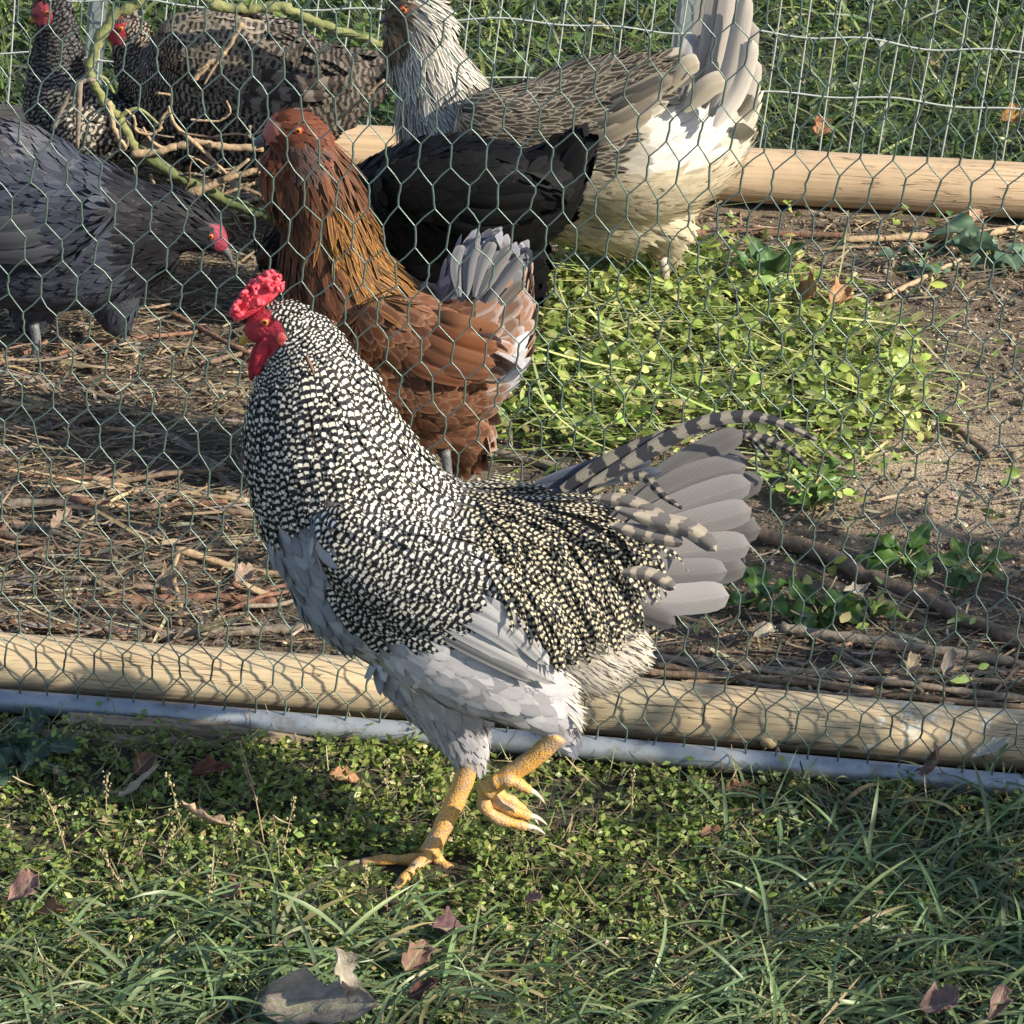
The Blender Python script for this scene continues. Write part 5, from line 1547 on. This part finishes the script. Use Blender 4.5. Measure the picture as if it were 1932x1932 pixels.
# leafy weeds
def rosette(px, py, n, L, W, col, label, seed, spread=1.0, rise=0.5, group=None, stems=True, name='leafy_weed'):
    rg = np.random.default_rng(seed)
    base = ground(px, py, 0.0)
    root = empty(name, base)
    for i in range(n):
        a = 2*math.pi*i/n + rg.normal(0, 0.35)
        l = L*rg.uniform(0.7, 1.2)
        v, f, uv = leaf_mesh(l, W*rg.uniform(0.75, 1.2), -rg.uniform(0.3, 1.1), 0.25, seed*31+i, 0.08)
        c = np.tile(col, (len(v), 1))*(1+0.2*rg.normal())
        o = mk('leaf', v, f, M_LEAF, root, uv=uv, attrs={'col': np.clip(c, 0.004, 1)})
        st = l*0.35*spread
        e = rise*rg.uniform(0.5, 1.3)
        o.location = (math.cos(a)*st*0.5, math.sin(a)*st*0.5, 0.006+st*math.sin(e)*0.7)
        o.rotation_euler = (rg.normal(0, 0.3), -e, a)
        if stems:
            v, f = tube(smooth_path([np.zeros(3), np.array(o.location)*0.6+np.array([0, 0, 0.002]), np.array(o.location)+np.array([math.cos(a), math.sin(a), 0.3])*0.004], 5), 0.0011, 5)
            mk('stem', v, f, M_GST, root)
    tag(root, label, 'weed', group)
rosette(1430, 1150, 6, 0.060, 0.020, (0.060, 0.125, 0.030), 'clump of broad dock leaves just right of the rooster tail', 3)
rosette(1545, 1168, 8, 0.062, 0.020, (0.070, 0.140, 0.028), 'spreading clump of toothed green leaves on the soil behind the grey stalk', 4)
rosette(1640, 1172, 6, 0.045, 0.014, (0.085, 0.155, 0.030), 'small bright clump of leaves above the grey stalk', 5)
rosette(1710, 1062, 9, 0.060, 0.020, (0.065, 0.130, 0.028), 'broad leafy clump beside the thick brown stalk', 6)
rosette(1830, 1085, 9, 0.052, 0.014, (0.095, 0.165, 0.040), 'light green frilly clump right of the broad leafy clump', 7)
rosette(1440, 545, 6, 0.075, 0.022, (0.10, 0.19, 0.075), 'upright jagged-leaved weed in front of the white hen', 8, rise=1.25)
rosette(1870, 490, 8, 0.085, 0.030, (0.12, 0.20, 0.13), 'blue-green cabbage-like leaves at the edge of the run', 9, spread=1.5)
rosette(1740, 505, 8, 0.070, 0.018, (0.11, 0.18, 0.12), 'wilted blue-green leaves beside the cabbage-like leaves', 10, spread=1.6, rise=0.25)
rosette(1010, 700, 6, 0.050, 0.019, (0.075, 0.14, 0.028), 'dark round-leaved weed behind the chestnut hen tail', 11)
rosette(1545, 905, 5, 0.045, 0.014, (0.085, 0.16, 0.035), 'small green weed beside the sickle feather tip', 12)
rosette(1530, 965, 7, 0.050, 0.014, (0.080, 0.15, 0.035), 'low green weed behind the rooster tail tips', 13)
rosette(1100, 840, 8, 0.055, 0.018, (0.075, 0.14, 0.04), 'leafy weed beside the grey stick behind the rooster back', 14)
rosette(60, 1425, 8, 0.060, 0.022, (0.055, 0.095, 0.060), 'shaded broad-leaved weed left of the boards', 15)
rosette(30, 1470, 7, 0.060, 0.022, (0.060, 0.105, 0.065), 'blue-green broad-leaved weed below the shaded weed', 16)

# weeds gone to seed, left of the rooster
rg = np.random.default_rng(61)
for i, (px, py, h) in enumerate([(345, 1590, 0.10), (498, 1590, 0.115), (200, 1560, 0.07), (640, 1580, 0.08), (530, 1640, 0.09), (780, 1600, 0.085), (450, 1640, 0.08), (300, 1640, 0.075), (880, 1560, 0.07), (580, 1690, 0.075), (690, 1700, 0.06), (240, 1700, 0.07), (390, 1730, 0.06), (130, 1630, 0.075), (1190, 1560, 0.07), (730, 1520, 0.06)]):
    b = ground(px, py, 0.0)
    root = empty('seed_weed', b)
    lean = rg.normal(0, 0.22, 2)
    q = smooth_path([np.zeros(3), np.array([lean[0]*h*0.5, lean[1]*h*0.5, h*0.5]), np.array([lean[0]*h*1.2, lean[1]*h, h])], 8)
    v, f = tube(q, np.linspace(0.0009, 0.0005, 8), 5)
    mk('stem', v, f, M_ST[2] if i % 3 else M_GST, root)
    prt = []
    for k in range(26):
        t = rg.uniform(0.35, 1.0)
        j = q[min(7, int(t*7.99))] + rg.normal(0, 0.0022, 3)
        prt.append(sphere(j, rg.uniform(0.0008, 0.0018), 6, 4, (1, 1, 1.4)))
    v, f = merge(prt)
    mk('seed_head', v, f, M_SEED if i else mat_plain('seed_tan', (0.34, 0.29, 0.15), 0.8, var=0.3), root)
    if i == 0:
        M_SEED = bpy.data.materials['seed_tan']
    tag(root, '%s %s weed stem gone to seed among the low weeds' % ('tall' if h > 0.08 else 'short', 'tan' if i % 3 else 'greenish'), 'weed', 'seed stems in the weeds')

# dry chip stuck in the rooster hackle
p, n = R.surf(585, 690)
q = R.L(585, 690, p[1]-0.012)+R.A
v, f = tube([np.array([-0.004, 0, 0.012]), np.array([0.001, -0.001, 0]), np.array([0.005, 0, -0.012])], [0.0016, 0.0022, 0.001], 6)
tag(mk('wood_chip', v, f, M_ST[3], loc=q), 'small reddish wood chip stuck on the rooster neck', 'chip')

# shrubs added out of view, right of the run, to throw shade on the near grass
def shade_shrub(c, rad, n, label, seed):
    rg = np.random.default_rng(seed)
    root = empty('shade_shrub', (c[0], c[1], 0))
    for k in range(7):
        a = rg.uniform(0, 6.28)
        tip = np.array([math.cos(a)*rad[0]*0.6, math.sin(a)*rad[1]*0.6, c[2]+rad[2]*rg.uniform(-0.1, 0.7)])
        q = smooth_path([np.array([rg.normal(0, 0.03), rg.normal(0, 0.03), -0.02]), tip*np.array([0.4, 0.4, 0.5]), tip], 10)
        v, f = tube(q, np.linspace(0.018, 0.005, 10), 7)
        mk('branch', v, f, M_ST[1], root)
    d = norm(rg.normal(0, 1, (n, 3)))
    P = d*(rg.random((n, 1))**0.4)*np.array(rad)*(0.75+0.5*fbm(d[:, 0]*3+5, d[:, 2]*3+d[:, 1]*2)[:, None]) + np.array([0, 0, c[2]])
    P = P[(P[:, 2] > 0.05)]
    n = len(P)
    v, f, uv, k = strips(P, rnd_dir(n, rg, -0.7, 0.7), rnd_dir(n, rg, 0, 1), rg.uniform(0.03, 0.06, n), rg.uniform(0.012, 0.02, n), 4, PR_LEAF, curl=-0.5, fold=0.2)
    cr = mk('crown', v, f, M_LEAF, root, uv=uv, attrs={'col': rep(pick([(0.06, 0.11, 0.03), (0.09, 0.15, 0.04)], [1, 1], n, rg), k)})
    kind(cr, 'stuff')
    tag(root, label, 'shade_shrub')
shade_shrub((2.90, 3.50, 0.95), (0.80, 0.95, 0.75), 7000, 'dense green bush added out of view right of the run to shade the near grass', 1)
shade_shrub((1.92, 2.62, 0.85), (0.62, 0.45, 0.55), 2600, 'looser smaller bush added out of view to shade the grass, nearer than the dense bush', 2)
